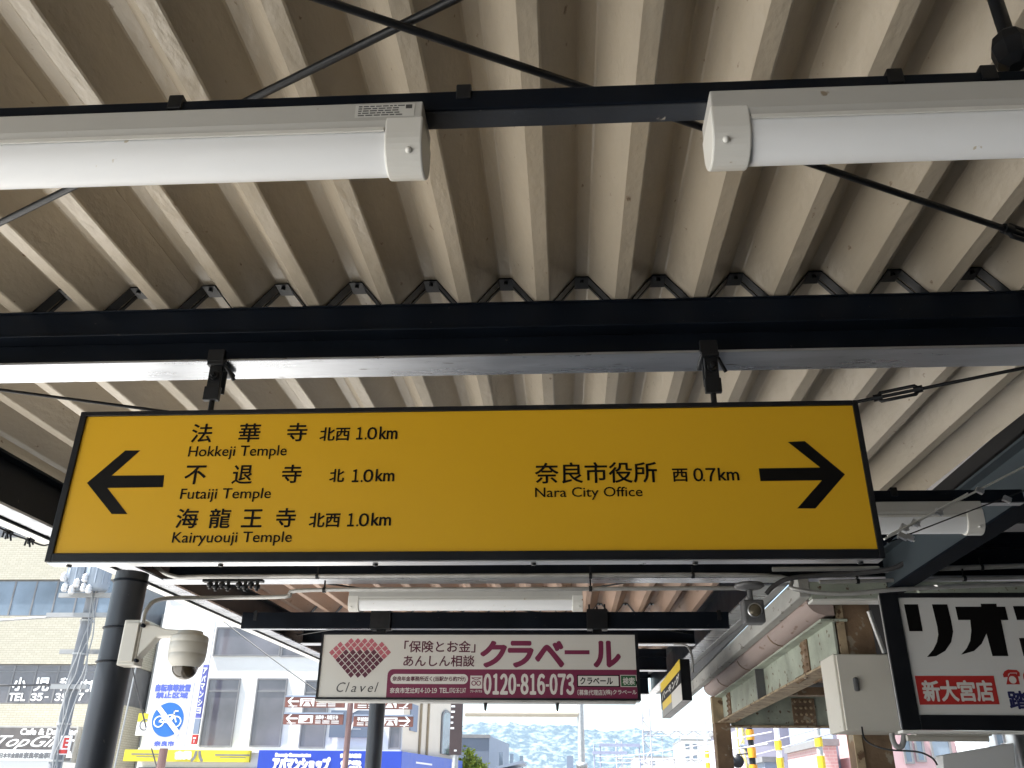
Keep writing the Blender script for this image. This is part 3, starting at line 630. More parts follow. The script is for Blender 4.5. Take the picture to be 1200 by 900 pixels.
# dome camera
dc = thing('dome_camera', 'cream dome security camera on a bracket box strapped to the round black post', 'camera', (-1.95, 4.1, CZ+0.5))
bxm = MB(); bxm.box(-2.11, -2.02, 4.10, 4.18, CZ+0.555, CZ+0.765); bxo = bxm.build('junction_box', CREAM, dc, 0.006)
MB().box(-2.10, -2.03, 4.088, 4.0995, CZ+0.57, CZ+0.75).build('box_lid', CREAM, bxo, 0.004)
m_ = MB()
for h in (0.585, 0.745): m_.tube([(-2.19+0.083*math.cos(q*math.pi/12), 4.24+0.083*math.sin(q*math.pi/12), CZ+h) for q in range(25)], 0.005, 6); m_.lathe([(0, -0.02), (0.009, -0.02), (0.009, 0)], (-2.01, 4.10, CZ+h-0.01), (0, 1, 0), 8)
m_.build('strap', NAVY, dc)
cx, cy, cz_ = -1.772, 4.09, CZ
arm = MB(); arm.prism([(-2.019, 4.16, CZ+0.59), (-1.94, 4.16, CZ+0.685), (-1.78, 4.16, CZ+0.69), (-1.78, 4.16, CZ+0.715), (-1.90, 4.16, CZ+0.722), (-1.96, 4.16, CZ+0.74), (-2.019, 4.16, CZ+0.745)], (0, -0.06, 0)); arm.build('arm', CREAM, dc, 0.006)
MB().lathe([(0, 0.0), (0.055, 0.0), (0.058, -0.012), (0.082, -0.022), (0.086, -0.03), (0.086, -0.05), (0.084, -0.053), (0.086, -0.056), (0.086, -0.10), (0.083, -0.103), (0.085, -0.106), (0.082, -0.130), (0.066, -0.155), (0.058, -0.162)], (cx, cy, CZ+0.707), n=40).build('camera_body', CREAM, dc)
MB().lathe([(0.058*math.cos(q*math.pi/20), -0.160-0.058*math.sin(q*math.pi/20)) for q in range(11)], (cx, cy, CZ+0.707), n=36).build('dome', DOME, dc)
# speaker / sensor on a stem
sp = thing('sensor_box', 'small grey square box with a round lens hanging on a stem from a round plate', 'sensor', (0.92, 4.38, CZ+0.8))
MB().lathe([(0, 0.0), (0.07, 0.0), (0.075, -0.012), (0.06, -0.022), (0.02, -0.03)], (0.915, 4.42, CZ+0.998), n=28).build('base_plate', GREYD, sp)
MB().tube([(0.915, 4.42, CZ+0.98), (0.915, 4.42, CZ+0.91)], 0.014, 12).build('stem', GREYD, sp)
b_ = MB().box(0.868, 0.972, 4.38, 4.47, CZ+0.802, CZ+0.915).build('box', GREYD, sp, 0.010)
MB().lathe([(0.036, 0.0), (0.036, -0.006), (0.03, -0.006)], (0.922, 4.38, CZ+0.86), (0, 1, 0), 28).build('lens_ring', ALU, b_)
MB().lathe([(0.0, -0.012), (0.012, -0.011), (0.024, -0.007), (0.031, -0.002)], (0.922, 4.38, CZ+0.86), (0, 1, 0), 24).build('lens', mat('amber_lens', (0.16, 0.14, 0.10), 0.15, 0.3, 0.2), b_)
# bird wires
def bird_wire(name, pts, r, m, label, clips, cm, cr):
    t = thing(name, label, 'wire', pts[0]); MB().tube(pts, r, 6).build('wire', m, t)
    for c, d in clips:
        q = MB(); c = Vector(c)
        q.obox(c, 0.022, 0.012, 0.016, Matrix.Rotation(0.5, 3, 'Y')); q.tube([c, c+Vector((0.012, 0, -d))], cr, 6); q.tube([c+Vector((-0.012, 0, 0)), c+Vector((-0.014, 0, -d*0.8))], cr, 6); q.build('clip', cm, t)
bird_wire('bird_wire', [W(1036, 632, 2.6), W(1085, 606, 2.62), W(1200, 547, 2.7)], 0.0035, WHITEP, 'pale bird-deterrent wire slanting up to the right of the yellow sign', [(W(1073, 613, 2.62), 0.012), (W(1100, 600, 2.63), 0.012), (W(1057, 628, 2.61), 0.01), (W(1148, 575, 2.66), 0.006)], ALU, 0.003)
bird_wire('bird_wire', [W(1040, 636, 2.62), W(1120, 605, 2.66), W(1200, 575, 2.7)], 0.0022, BLACK, 'thin dark wire slanting up below the pale bird wire at the right', [(W(1066, 630, 2.62), 0.012), (W(1180, 585, 2.68), 0.006)], ALU, 0.003)
bird_wire('bird_wire', [W(1040, 628, 2.59), W(1085, 605, 2.6), W(1134, 578, 2.62)], 0.0028, WHITEP, 'short bright rod lying along the pale bird wire at the right', [(W(1060, 618, 2.6), 0.01)], ALU, 0.003)
pts = smooth([W(-40, 596, 3.2), W(10, 624, 3.35), W(34, 633, 3.5), W(50, 639, 3.6), W(64, 636, 3.7)])
bird_wire('bird_wire', pts, 0.004, BLACK, 'dark spiked bird wire along the left eaves beside the yellow sign', [(W(8, 623, 3.35), 0.03), (W(12, 624, 3.36), 0.035), (W(34, 633, 3.5), 0.03), (W(37, 633, 3.5), 0.02)], BLACK, 0.004)
# small yellow parking board seen edge-on
ps = thing('parking_board', 'small yellow, black and white board seen at a steep angle beside the maroon board', 'sign', (0.8, 6.6, CZ+0.55))
XS = 0.80; ya_, yb_ = atx(796, 768, XS).y, atx(773, 786, XS).y; zt_, zb_ = CZ+0.935, CZ+0.655
MB().box(XS+0.002, XS+0.07, ya_, yb_, zb_, zt_).build('casing', FRAME, ps, 0.003)
FP = Face((XS, yb_, 0), (0, -1, 0), (0, 0, 1)); LW = yb_-ya_
def band(nm, m, a0, a1, b0, b1, d): q = MB(); FP.rect(q, LW*a0, LW*a1, zb_+(zt_-zb_)*b0, zb_+(zt_-zb_)*b1, d); return q.build(nm, m, ps)
YP = mat('yellow_print', (0.72, 0.52, 0.03), 0.45, 0, 0.03)
band('yellow_band', YP, 0, 1, 0.74, 1, 0.001); band('black_band', INK, 0.0, 1, 0.42, 0.735, 0.001); band('white_panel', PALE, 0.55, 1, 0, 0.415, 0.001); band('yellow_panel', YP, 0.06, 0.54, 0.2, 0.415, 0.001); band('grey_panel', GREY, 0, 0.54, 0, 0.195, 0.001)
q = MB(); FP.text(q, 'パーキング', LW*0.06, LW*0.94, zb_+(zt_-zb_)*0.48, zb_+(zt_-zb_)*0.68, 0.004, 0.002); q.build('lettering', PALE, ps, fix=False)
# dark lead along the eaves to the board end
tag(MB().tube(smooth([W(790, 755, 6.4), W(805, 757, 6.2), W(811, 770, 6.1), W(812, 788, 6.1)]), 0.008, 8).build('lamp_cable', GREY), 'grey cable looping down beside the small yellow board', 'cable')

# ================================================================ OLD GREEN STEELWORK AT THE RIGHT
og = thing('old_steel_frame', 'old pale green riveted steel frame with rust patches on brown posts', 'frame', (1.38, 6.5, 0))
gx, gy0, gy1, gb, gt = 1.40, 4.75, 8.42, 0.655, 0.885
MB().hbox(gx-0.006, gx+0.006, gy0, gy1, gb+0.012, gt-0.012).build('girder_web', GREEN, og)
MB().hbox(gx-0.07, gx+0.07, gy0-0.02, gy1+0.05, gb, gb+0.012).build('bottom_flange', RUST, og, 0.002)
MB().hbox(gx-0.07, gx+0.07, gy0-0.02, gy1+0.05, gt-0.012, gt).build('top_flange', GREEN, og, 0.002)
for y in (5.35, 8.05):
    o = MB().hbox(gx-0.016, gx-0.007, y-0.07, y+0.07, gb+0.013, gt-0.013).build('splice_plate', RUSTY, og, 0.002); q = MB()
    for i in range(5):
        for s_ in (-0.045, 0.045): q.lathe([(0, -0.012), (0.009, -0.008), (0.012, 0)], (gx-0.016, y+s_, CZ+gb+0.035+i*0.04), (1, 0, 0), 8)
    for i in range(5):
        for s_ in (-0.05, 0.05): q.lathe([(0, -0.012), (0.010, -0.008), (0.013, 0)], (gx+s_, y-0.1+i*0.05, CZ+gb-0.0), (0, 0, 1), 8); q.lathe([(0, 0.012), (0.010, 0.008), (0.013, 0)], (gx-0.05, y-0.1+i*0.05, CZ+gb+0.012), (0, 0, 1), 8)
    q.build('rivets', RUSTY, o)
MB().hbox(gx-0.065, gx-0.007, 6.55, 6.57, gb+0.013, gt-0.013).build('stiffener', GREYD, og)
MB().hbox(gx-0.068, gx-0.0065, 6.3, 6.54, gb+0.02, gt-0.02).build('patch_plate', GREY, og) if False else None
MB().hbox(1.30, 1.435, 8.36, 8.52, -CZ, gb-0.001).build('post', RUSTY, og, 0.004)
MB().hbox(1.30, 1.435, 8.43, 8.52, gb+0.0, gt).build('post_head', RUST, og, 0.004)
o = MB().hbox(1.425, 1.60, 4.755, 4.90, -CZ, 1.0).build('post', RUSTY, og, 0.004)
MB().hbox(1.415, 1.455, 4.745, 4.754, -CZ, 1.0).build('post_edge', RUST, o)
# far cross girder and the dark deck above
MB().hbox(1.45, 4.6, 8.40, 8.412, gb-0.02, gt).build('cross_girder', GREEN, og)
MB().hbox(1.44, 4.6, 8.34, 8.47, gb-0.034, gb-0.021).build('cross_girder_flange', RUST, og, 0.002)
MB().hbox(1.44, 4.6, 8.34, 8.47, gt, gt+0.012).build('cross_girder_top', RUST, og, 0.002)
o = MB().hbox(2.0, 2.2, 8.38, 8.399, gb-0.018, gt-0.02).build('splice_plate', RUSTY, og, 0.002)
q = MB()
for i in range(4):
    for j in range(4): q.lathe([(0, -0.012), (0.010, -0.008), (0.014, 0)], (2.03+i*0.045, 8.38, CZ+gb+0.02+j*0.055), (0, 1, 0), 8)
q.build('rivets', RUST, o)
MB().hbox(1.42, 4.6, 6.6, 6.72, 0.80, 0.86).build('joist', RUSTY, og); MB().hbox(1.42, 4.6, 7.5, 7.62, 0.80, 0.86).build('joist', RUSTY, og)
MB().hbox(1.38, 4.8, 4.70, 8.6, 0.965, 1.0).build('deck', DARKIN, og)
pk = [(1.2635, 0.99), (1.2635, 0.962), (1.275, 0.938), (1.295, 0.918), (1.322, 0.905), (1.352, 0.899), (1.40, 0.897), (1.40, 0.96), (1.37, 0.962)]
MB().prism([(x, 4.705, CZ+h) for x, h in pk], (0, 3.9, 0.0), True).build('gutter', PINK, og)
q = MB()
for y in (5.7, 6.8, 7.8): q.prism([(x-0.002, y, CZ+h-0.0025) for x, h in pk[1:7]]+[(x, y, CZ+h+0.004) for x, h in pk[6:0:-1]], (0, 0.018, 0))
q.build('gutter_joint', RUSTY, og)
MB().box(1.1875, 1.2045, 4.77, 11.9, CZ+1.08, CZ+1.42).build('closure_board', GREYD, canopy)
cb = thing('lintel_beam', 'weathered grey beam running away beside the canopy edge above the pink gutter', 'beam', (1.25, 4.8, CZ+0.97))
MB().prism([(1.205, 4.6, CZ+0.972), (1.262, 4.6, CZ+0.972), (1.262, 4.6, CZ+1.075), (1.205, 4.6, CZ+1.075)], (0, 6.6, 0.02)).build('beam', CONC, cb, 0.004)
MB().hbox(1.2635, 2.6, 4.60, 4.66, 0.965, 1.05).build('return_beam', GREEN, cb, 0.003)
MB().hbox(1.27, 2.6, 4.605, 4.70, 0.952, 0.9635).build('return_soffit', WHITEP, cb)
# meter cabinet
mc = thing('meter_cabinet', 'off-white metal meter cabinet with a grey latch fixed to the rusty post', 'cabinet', (1.47, 4.5, CZ+0.31))
CAB = mat('cabinet_enamel', (0.62, 0.60, 0.54), 0.45, 0, 0.05, 4, (0.35, 0.28, 0.2), 0.006, 25)
bo = MB().box(1.30, 1.66, 4.50, 4.74, CZ+0.318, CZ+0.672).build('cabinet_body', CAB, mc, 0.006)
do = MB().box(1.312, 1.655, 4.486, 4.4995, CZ+0.322, CZ+0.668).build('door', CAB, mc, 0.004)
MB().box(1.372, 1.398, 4.468, 4.4855, CZ+0.495, CZ+0.56).build('latch', GREYD, do, 0.011)

for dx in (0.0, 0.03): pass
tag(MB().tube(smooth([W(1045, 855, 4.6), W(1046, 866, 4.6), W(1050, 874, 4.6), W(1056, 875, 4.6), W(1059, 867, 4.6), W(1060, 850, 4.6)]), 0.013, 12).build('conduit_loop', GREY), 'grey flexible conduit looping below the off-white meter cabinet', 'conduit')
tag(MB().tube(smooth([W(1010, 852, 4.45), W(1015, 868, 4.4), W(1038, 878, 4.3), W(1075, 881, 4.2), W(1092, 888, 4.15), W(1098, 896, 4.1)]), 0.004, 8).build('cable', BLACK), 'thin black cable drooping from the meter cabinet to the silver panel', 'cable')
tag(MB().tube([W(1018, 716, 4.42), W(1036, 765, 4.47)], 0.011, 10).build('conduit_pipe', GALV), 'short slanting grey conduit going into the top of the meter cabinet', 'conduit')
# silver panel and post at the lower right corner
sv = thing('silver_panel', 'plain silver panel with a sloping top edge at the lower right corner', 'panel', (1.75, 4.1, 0))
p0, p1, p2, p3 = W(1104, 885, 4.1), W(1188, 870.5, 4.1), W(1196, 960, 4.1), W(1112, 960, 4.1)
MB().prism([p3, p2, p1, p0], (0, 0.08, 0)).build('board', mat('silver_paint', (0.66, 0.67, 0.68), 0.45, 0.0, 0.05, 3), sv, 0.004)
MB().box(p0.x+0.1, p0.x+0.16, 4.11, 4.17, 0, p3.z+0.001).build('leg', GALV, sv)
sv2 = thing('steel_post', 'stainless steel post beside the silver panel at the lower right corner', 'post', (W(1192, 880, 4.3).x, 4.3, 0))
xx = W(1193, 880, 4.3).x
MB().tube([(xx, 4.3, 0), (xx, 4.3, W(1193, 871, 4.3).z)], 0.062, 28).build('lower_pipe', ALU, sv2); MB().tube([(xx, 4.3, W(1193, 871, 4.3).z), (xx, 4.3, CZ+0.66)], 0.050, 28).build('upper_pipe', ALU, sv2)

# ================================================================ STATION BEHIND AND RIGHT (walls and roof added out of view to shade the canopy)
stn = thing('station_shade_shell', 'dark station walls and roof added out of view to shade the canopy', 'building', (4.5, -2, 0))
MB().hbox(1.76, 7.0, -7.0, 4.62, 1.36, 1.5).build('roof', DARKIN, stn)
MB().box(4.9, 5.1, -7.0, 4.6, 0, CZ+1.355).build('wall', STATION, stn)
MB().box(-2.2, 4.895, -5.2, -5.0, 0, CZ+1.06).build('wall', STATION, stn)
MB().box(3.42, 4.895, 4.45, 4.6, 0, CZ+1.355).build('wall', STATION, stn)
MB().hbox(1.72, 7.0, 4.74, 4.80, 1.08, 1.5).build('sky_gap_panel', DARKIN, stn)  # dark panel added to close the sky gap beside the beam
MB().hbox(1.67, 1.755, -7.0, 4.62, 1.30, 1.42).build('roof_gap_strip', DARKIN, stn)  # dark strip added to close the gap between canopy and station roof

# ================================================================ STREET BEYOND
BRICK = brick_mat('beige_brick_tile', (0.40, 0.375, 0.295), (0.45, 0.42, 0.335), (0.29, 0.27, 0.21), 0.23, 0.085)
STUCCO = mat('white_stucco', (0.60, 0.60, 0.585), 0.8, 0, 0.04, 0.6)
STUCCO2 = mat('cream_stucco', (0.62, 0.57, 0.47), 0.8, 0, 0.05, 0.6)
GLASS = glass_mat('window_glass', (0.115, 0.11, 0.125)); GLASSB = glass_mat('blue_window_glass', (0.13, 0.17, 0.22))
MULL = mat('window_frame_grey', (0.16, 0.16, 0.165), 0.5)
SLATE = mat('slate_cladding', (0.10, 0.125, 0.17), 0.7, 0, 0.06, 1); SLATE2 = mat('slate_cladding_pale', (0.20, 0.24, 0.31), 0.7, 0, 0.06, 1)
WPR = mat('white_print', (0.75, 0.75, 0.74), 0.5, 0, 0.02); BLUEP = mat('blue_print', (0.012, 0.045, 0.36), 0.4, 0, 0.04); SKYB = mat('traffic_blue', (0.008, 0.10, 0.36), 0.4, 0, 0.03)
YEL2 = mat('awning_yellow', (0.58, 0.50, 0.03), 0.6, 0, 0.05); BROWNS = mat('brown_sign', (0.15, 0.055, 0.042), 0.5, 0, 0.05); BROWNP = mat('brown_pole', (0.20, 0.12, 0.11), 0.5, 0, 0.08, 4)
POLEC = mat('concrete_pole', (0.20, 0.21, 0.225), 0.8, 0, 0.15, 3); XFM = mat('transformer_grey', (0.25, 0.29, 0.34), 0.5, 0, 0.08, 4); CERAM = mat('porcelain', (0.6, 0.6, 0.6), 0.3, 0, 0.03)

def window(parent, px, Y, m=GLASS, fr=MULL, proud=0.06, bars=(), fw_=0.06):
    """one window: a frame standing a little proud of the wall, its pane set back inside"""
    x0, x1, z0, z1 = px; q = MB()
    q.box(x0, x0+fw_, Y-proud, Y+0.05, z0, z1); q.box(x1-fw_, x1, Y-proud, Y+0.05, z0, z1)
    q.box(x0+fw_, x1-fw_, Y-proud, Y+0.05, z1-fw_, z1); q.box(x0+fw_, x1-fw_, Y-proud, Y+0.05, z0, z0+fw_)
    for b in bars:
        zz = z0+(z1-z0)*b; q.box(x0+fw_, x1-fw_, Y-proud*0.8, Y+0.05, zz-fw_*0.6, zz+fw_*0.6)
    f = q.build('window', fr, parent)
    q = MB(); q.box(x0+fw_, x1-fw_, Y-0.02, Y-0.012, z0+fw_, z1-fw_); q.build('pane', m, f)
    return f

# ---- beige brick building
YK = 34.0
bk = thing('brick_building', 'beige brick building with bands of dark windows and white clinic lettering at far left', 'building', (-28, YK, 0))
B1 = (at(60, 722, YK).z, at(60, 679, YK).z); B2 = (at(60, 825, YK).z, at(60, 778, YK).z); xe = -17.0
zs = [(0, B2[0]), (B2[1], B1[0]), (B1[1], B1[1]+1.75), (B1[1]+3.3, B1[1]+5.2)]
for a, b in zs: MB().box(-42, xe, YK, YK+12, a, b).build('brick_wall', BRICK, bk)
for a, b in (B2, B1, (B1[1]+1.75, B1[1]+3.3)): MB().box(-41.9, xe-0.1, YK+0.2, YK+11.9, a, b).build('window_recess', MULL, bk)
pitch = 0.895; xw = at(37, 700, YK).x
for bi, (a, b) in enumerate((B2, B1)):
    x_ref = at((64, 38)[bi], (800, 700)[bi], YK).x
    for k in range(-11, 7):
        x0 = x_ref+k*pitch
        if x0 < -41 or x0+pitch > xe-0.1: continue
        window(bk, (x0, x0+pitch, a+0.02, b-0.02), YK+0.12, mat('clinic_glass', (0.16, 0.15, 0.145), 0.2, 0, 0.2, 0.5) if False else (GLASS if bi == 0 else GLASSB), MULL, 0.04, (0.82,) if bi == 0 else (), 0.035)
FK = front(YK+0.07); q = MB()
def TK(m, s_, x0, x1, y0, y1, bold, Y, d=0.01, **k): T_(s_, x0, x1, y0, y1, bold, m, front(Y), Y, False, d, **k)
def z5(x, y): return x/5.625, 740+y/5.625
for s_, a, b, c, d_ in (('児', 232, 325, 305, 390), ('小', 88, 172, 305, 388), ('科', 395, 470, 305, 388), ('内', 533, 590, 320, 395), ('科', 594, 650, 320, 395)):
    TK(q, s_, *z5(a, 0)[:1], z5(b, 0)[0], z5(0, c)[1], z5(0, d_)[1], 0.022, YK+0.07)
TK(q, '児', -24, -3, 795, 810, 0.022, YK+0.07)
for s_, a, b in (('T', 62, 95), ('E', 103, 130), ('L', 140, 168), ('３', 205, 240), ('５', 247, 280), ('３', 365, 398), ('９', 408, 440), ('４', 465, 500), ('７', 515, 548)):
    TK(q, s_, z5(a, 0)[0], z5(b, 0)[0], z5(0, 408)[1], z5(0, 456)[1], 0.016, YK+0.07)
TK(q, '-', z5(295, 0)[0], z5(320, 0)[0], z5(0, 428)[1], z5(0, 437)[1], 0.0, YK+0.07)
q.build('clinic_lettering', WPR, bk, fix=False)
# ---- cafe board on the brick building
cf = thing('cafe_board', 'grey-brown cafe board with pale flowing script on the beige brick wall', 'sign', (-22, YK-0.3, 0))
xa, xb, za, zb = at(-70, 860, YK).x, at(93, 870, YK).x, at(40, 893.5, YK).z, at(40, 851.5, YK).z
MB().box(xa, xb, YK-0.3, YK-0.01, za, zb).build('frame', mat('pale_frame', (0.33, 0.32, 0.30), 0.5), cf)
MB().box(xa+0.06, xb-0.06, YK-0.31, YK-0.302, za+0.06, zb-0.06).build('face_panel', mat('grey_brown_print', (0.10, 0.09, 0.085), 0.5), cf)
q = MB(); TK(q, 'Cafe & Dart Bar', 24.5, 91, 854, 861, 0.014, YK-0.312); TK(q, 'TopGilas', -14, 78, 862, 879, 0.006, YK-0.312, shear=0.9); q.build('lettering', WPR, cf, fix=False)
q = MB(); p = [at(x, y, YK-0.315) for x, y in ((77, 888), (79, 882), (83, 880), (84.5, 888))]; q.poly(p[::-1]); q.build('cup_mark', WPR, cf, fix=False)
# ---- white office strip in front
of = thing('office_sign', 'white sign strip with grey Japanese lettering in front of the cafe board', 'sign', (-20, 31, 0))
YO = 31.0; xa, xb, za, zb = at(-60, 885, YO).x, at(72, 885, YO).x, at(30, 891.5, YO).z, at(30, 878.5, YO).z
MB().box(xa, xb, YO, YO+0.2, za, zb).build('board', WPR, of); MB().box(xa, xb-0.25, YO+0.02, YO+2, 0, za-0.005).build('base_wall', STUCCO, of)
q = MB(); TK(q, '日本年金機構', 0, 27, 882.5, 888, 0.01, YO); TK(q, '奈良年金事務所', 28, 69, 882, 888.5, 0.015, YO); q.build('lettering', MULL, of, fix=False)

# ---- utility pole with transformers
def utility_pole():
    Y = 20.0; b = at(68, 900, Y); x = at(88, 790, Y).x
    t = thing('utility_pole', 'grey concrete utility pole with two transformers and bundled wires before the brick building', 'utility pole', (x, Y, 0))
    MB().tube([(x, Y, 0), (x, Y, 10.6)], 0.15, 18, r1=0.10).build('pole', POLEC, t)
    for px, r_, z0 in ((88, 0.24, 669), (112, 0.27, 664)):
        c = at(px, 690, Y-0.35); zz = at(px, 692, Y-0.35).z
        o = MB().lathe([(0, 0), (r_*0.9, 0.0), (r_, 0.04), (r_, 0.8), (r_*0.95, 0.86), (0, 0.9)], (c.x, Y-0.35, zz), n=20).build('transformer', XFM, t)
        q = MB()
        for k in range(10): q.tube([(c.x+r_*0.98*math.cos(k*0.63), Y-0.35+r_*0.98*math.sin(k*0.63), zz+0.12), (c.x+r_*0.98*math.cos(k*0.63), Y-0.35+r_*0.98*math.sin(k*0.63), zz+0.72)], 0.022, 5)
        q.build('cooling_fin', XFM, o)
    for zz, w_, yy in ((at(90, 723, Y).z, 1.15, -0.22), (at(90, 806, Y).z-0.0, 0.5, -0.2), (at(90, 700, Y).z, 0.9, -0.22), (at(90, 762, Y).z, 0.8, 0.22)):
        MB().box(x-w_*0.75, x+w_, Y+yy-0.04, Y+yy+0.04, zz-0.05, zz+0.05).build('crossarm', GREY, t)
    for px, py in ((76, 688), (84, 691), (90, 683), (98, 688), (100, 677), (75, 676), (104, 690)):
        c = at(px, py, Y-0.62); MB().lathe([(0, -0.11), (0.05, -0.10), (0.075, -0.05), (0.05, -0.03), (0.075, 0.0), (0.05, 0.03), (0.065, 0.06), (0, 0.11)], c, n=10).build('insulator', CERAM, t)
    rr = random.Random(5); q = MB()
    for k in range(4):
        dx = 0.12+0.05*k; pts = [(x+dx+rr.uniform(-0.05, 0.05)+0.12*math.sin(i*0.7+k), Y-0.22-0.03*k, 1.2+i*0.42) for i in range(15)]; q.tube(smooth(pts, 3), 0.014, 6)
    q.build('cable_bundle', GREY, t)
    q = MB()
    for i in range(9): q.lathe([(0.155, -0.02), (0.155, 0.02)], (x, Y, 1.6+i*0.75), n=16)
    q.build('pole_band', GALV, t)
    c = at(76, 875, Y-0.25); pl = MB().box(c.x-0.13, c.x+0.13, Y-0.27, Y-0.25, c.z-0.16, c.z+0.22).build('notice_plate', WPR, t)
    q = MB(); f_ = front(Y-0.27); f_.text(q, 'E', c.x-0.03, c.x+0.07, c.z-0.02, c.z+0.17, 0.01, 0.003); f_.rect(q, c.x-0.11, c.x+0.09, c.z-0.14, c.z-0.06, 0.003); q.build('notice_print', RED, pl, fix=False)
    return x, Y
ux, uy = utility_pole()
def cable(a, b, sag, r, label, m=RUBBER):
    a, b = Vector(a), Vector(b); pts = [a.lerp(b, i/14)-Vector((0, 0, sag*4*(i/14)*(1-i/14))) for i in range(15)]
    tag(MB().tube(pts, r, 5).build('overhead_cable', m), label, 'cable')
cable((ux-0.2, uy, at(90, 802, uy).z), (-40, 24, at(0, 797, 22).z), 0.1, 0.025, 'dark overhead cable running left from the utility pole at mid height')
cable((ux-0.8, uy-0.2, at(90, 725, uy).z), (-42, 25, at(0, 716, 22).z+0.6), 0.5, 0.03, 'pale overhead cable running left from the crossarm of the utility pole', GALV)
cable((ux+0.9, uy-0.2, at(90, 720, uy).z), (-12.0, 28, 1.6), 0.2, 0.02, 'dark stay cable dropping right from the utility pole', RUBBER)
for px, lab in ((134, 'leftmost pale wire in the gap beside the black post'), (146, 'middle pale wire in the gap beside the black post'), (158, 'rightmost pale wire in the gap beside the black post')):
    cable(at(px+10, 740, 25), at(px-24, 900, 25), 0.15, 0.022, lab, GALV)
cable(at(262, 728, 15), at(385, 819, 14), 0.02, 0.009, 'thin dark wire slanting down in front of the upper windows of the white building', BLACK)
# grey annex filling the gap
ax = thing('annex', 'dull grey narrow annex squeezed between brick building and white building', 'building', (-16, 36, 0))
MB().box(-16.95, -15.25, 36, 44, 0, 8.6).build('wall', mat('annex_grey', (0.24, 0.25, 0.25), 0.8, 0, 0.1, 1), ax)
window(ax, (-16.5, -15.7, 4.2, 5.4), 35.98); window(ax, (-16.5, -15.7, 1.4, 2.6), 35.98)

# ---- white building
YW = 32.0; xl, xr = at(167, 860, YW).x, at(471, 868, YW).x
wb = thing('white_building', 'white rendered building with tall narrow grey windows and a rounded set-back side', 'building', ((xl+xr)/2, YW, 0))
TOPW = 8.6
MB().box(xl, xr, YW, YW+9, 0, TOPW).build('wall', STUCCO, wb)
MB().box(xl-0.05, xr+0.05, YW-0.05, YW+9.05, TOPW, TOPW+0.15).build('parapet', STUCCO2, wb)
for a, b, c, d in ((239, 277, 795, 875.5), (297, 333, 795, 875.5), (354, 384, 797, 877), (456, 470, 845, 878)):
    window(wb, box_at(a, b, c, d, YW), YW-0.002, GLASS, MULL, 0.05, (0.81,), 0.05)
for a, b, c, d in ((252, 330, 735, 769), (331, 380, 735, 770)): window(wb, box_at(a, b, c, d, YW), YW-0.002, GLASS, MULL, 0.05, (), 0.05)
q = MB(); zz = at(230, 877, YW).z; q.box(xl, xr+0.0, YW-0.14, YW-0.002, zz-0.13, zz); q.build('string_course', STUCCO, wb)
# splayed side going back to the right
pA = Vector((xr+0.01, YW+0.01, 0)); pB = at(531, 880, 39.0); pB = Vector((pB.x, 39.0, 0)); dv = (pB-pA).normalized()
nv = Vector((dv.y, -dv.x, 0)); LS = (pB-pA).length
q = MB(); q.prism([pA, pB, pB-nv*4, pA-nv*4+dv*0.0], (0, 0, TOPW-0.6)); q.build('side_wall', STUCCO2, wb)
FS = Face(pA+nv*0.01, dv, (0, 0, 1))
q = MB()
za, zb = at(516, 884, 37.5).z, at(516, 832, 37.5).z
for t0 in (0.28, 0.42): q.add([FS.p(LS*t0-0.04, 1.6, 0.0), FS.p(LS*t0+0.04, 1.6, 0.0), FS.p(LS*t0+0.04, TOPW-1, 0.0), FS.p(LS*t0-0.04, TOPW-1, 0.0), FS.p(LS*t0-0.04, 1.6, 0.08), FS.p(LS*t0+0.04, 1.6, 0.08), FS.p(LS*t0+0.04, TOPW-1, 0.08), FS.p(LS*t0-0.04, TOPW-1, 0.08)], [(4,5,6,7),(0,4,7,3),(1,2,6,5),(0,1,5,4),(3,7,6,2)])
q.build('downpipe', mat('tan_pipe', (0.3, 0.24, 0.16), 0.5), wb)
q = MB(); pts = [(LS*0.70, za), (LS*0.92, za), (LS*0.92, zb-0.3)] + [(LS*0.81+LS*0.11*math.cos(k*math.pi/10), zb-0.3+0.3*math.sin(k*math.pi/10)) for k in range(1, 10)] + [(LS*0.70, zb-0.3)]
q.prism([FS.p(a, b, 0.0) for a, b in pts], nv*0.05); f = q.build('arched_window', MULL, wb)
q = MB(); q.poly([FS.p(LS*0.81+(a-LS*0.81)*0.86, za+0.1+(b-za-0.1)*0.95, 0.056) for a, b in pts]); q.build('pane', GLASSB, f, fix=False)
q = MB(); q.prism([FS.p(LS*0.10, at(475, 870, 33.5).z+0.35, 0), FS.p(LS*0.22, at(475, 870, 33.5).z+0.35, 0), FS.p(LS*0.22, at(475, 870, 33.5).z+1.25, 0), FS.p(LS*0.10, at(475, 870, 33.5).z+1.25, 0)], nv*0.04); q.build('notice_plate', SLATE2, wb)
# shopfront band under the boards
MB().box(xl+0.1, xr-0.1, YW-0.06, YW-0.001, 0.1, 2.6).build('shopfront_glass', GLASS, wb)
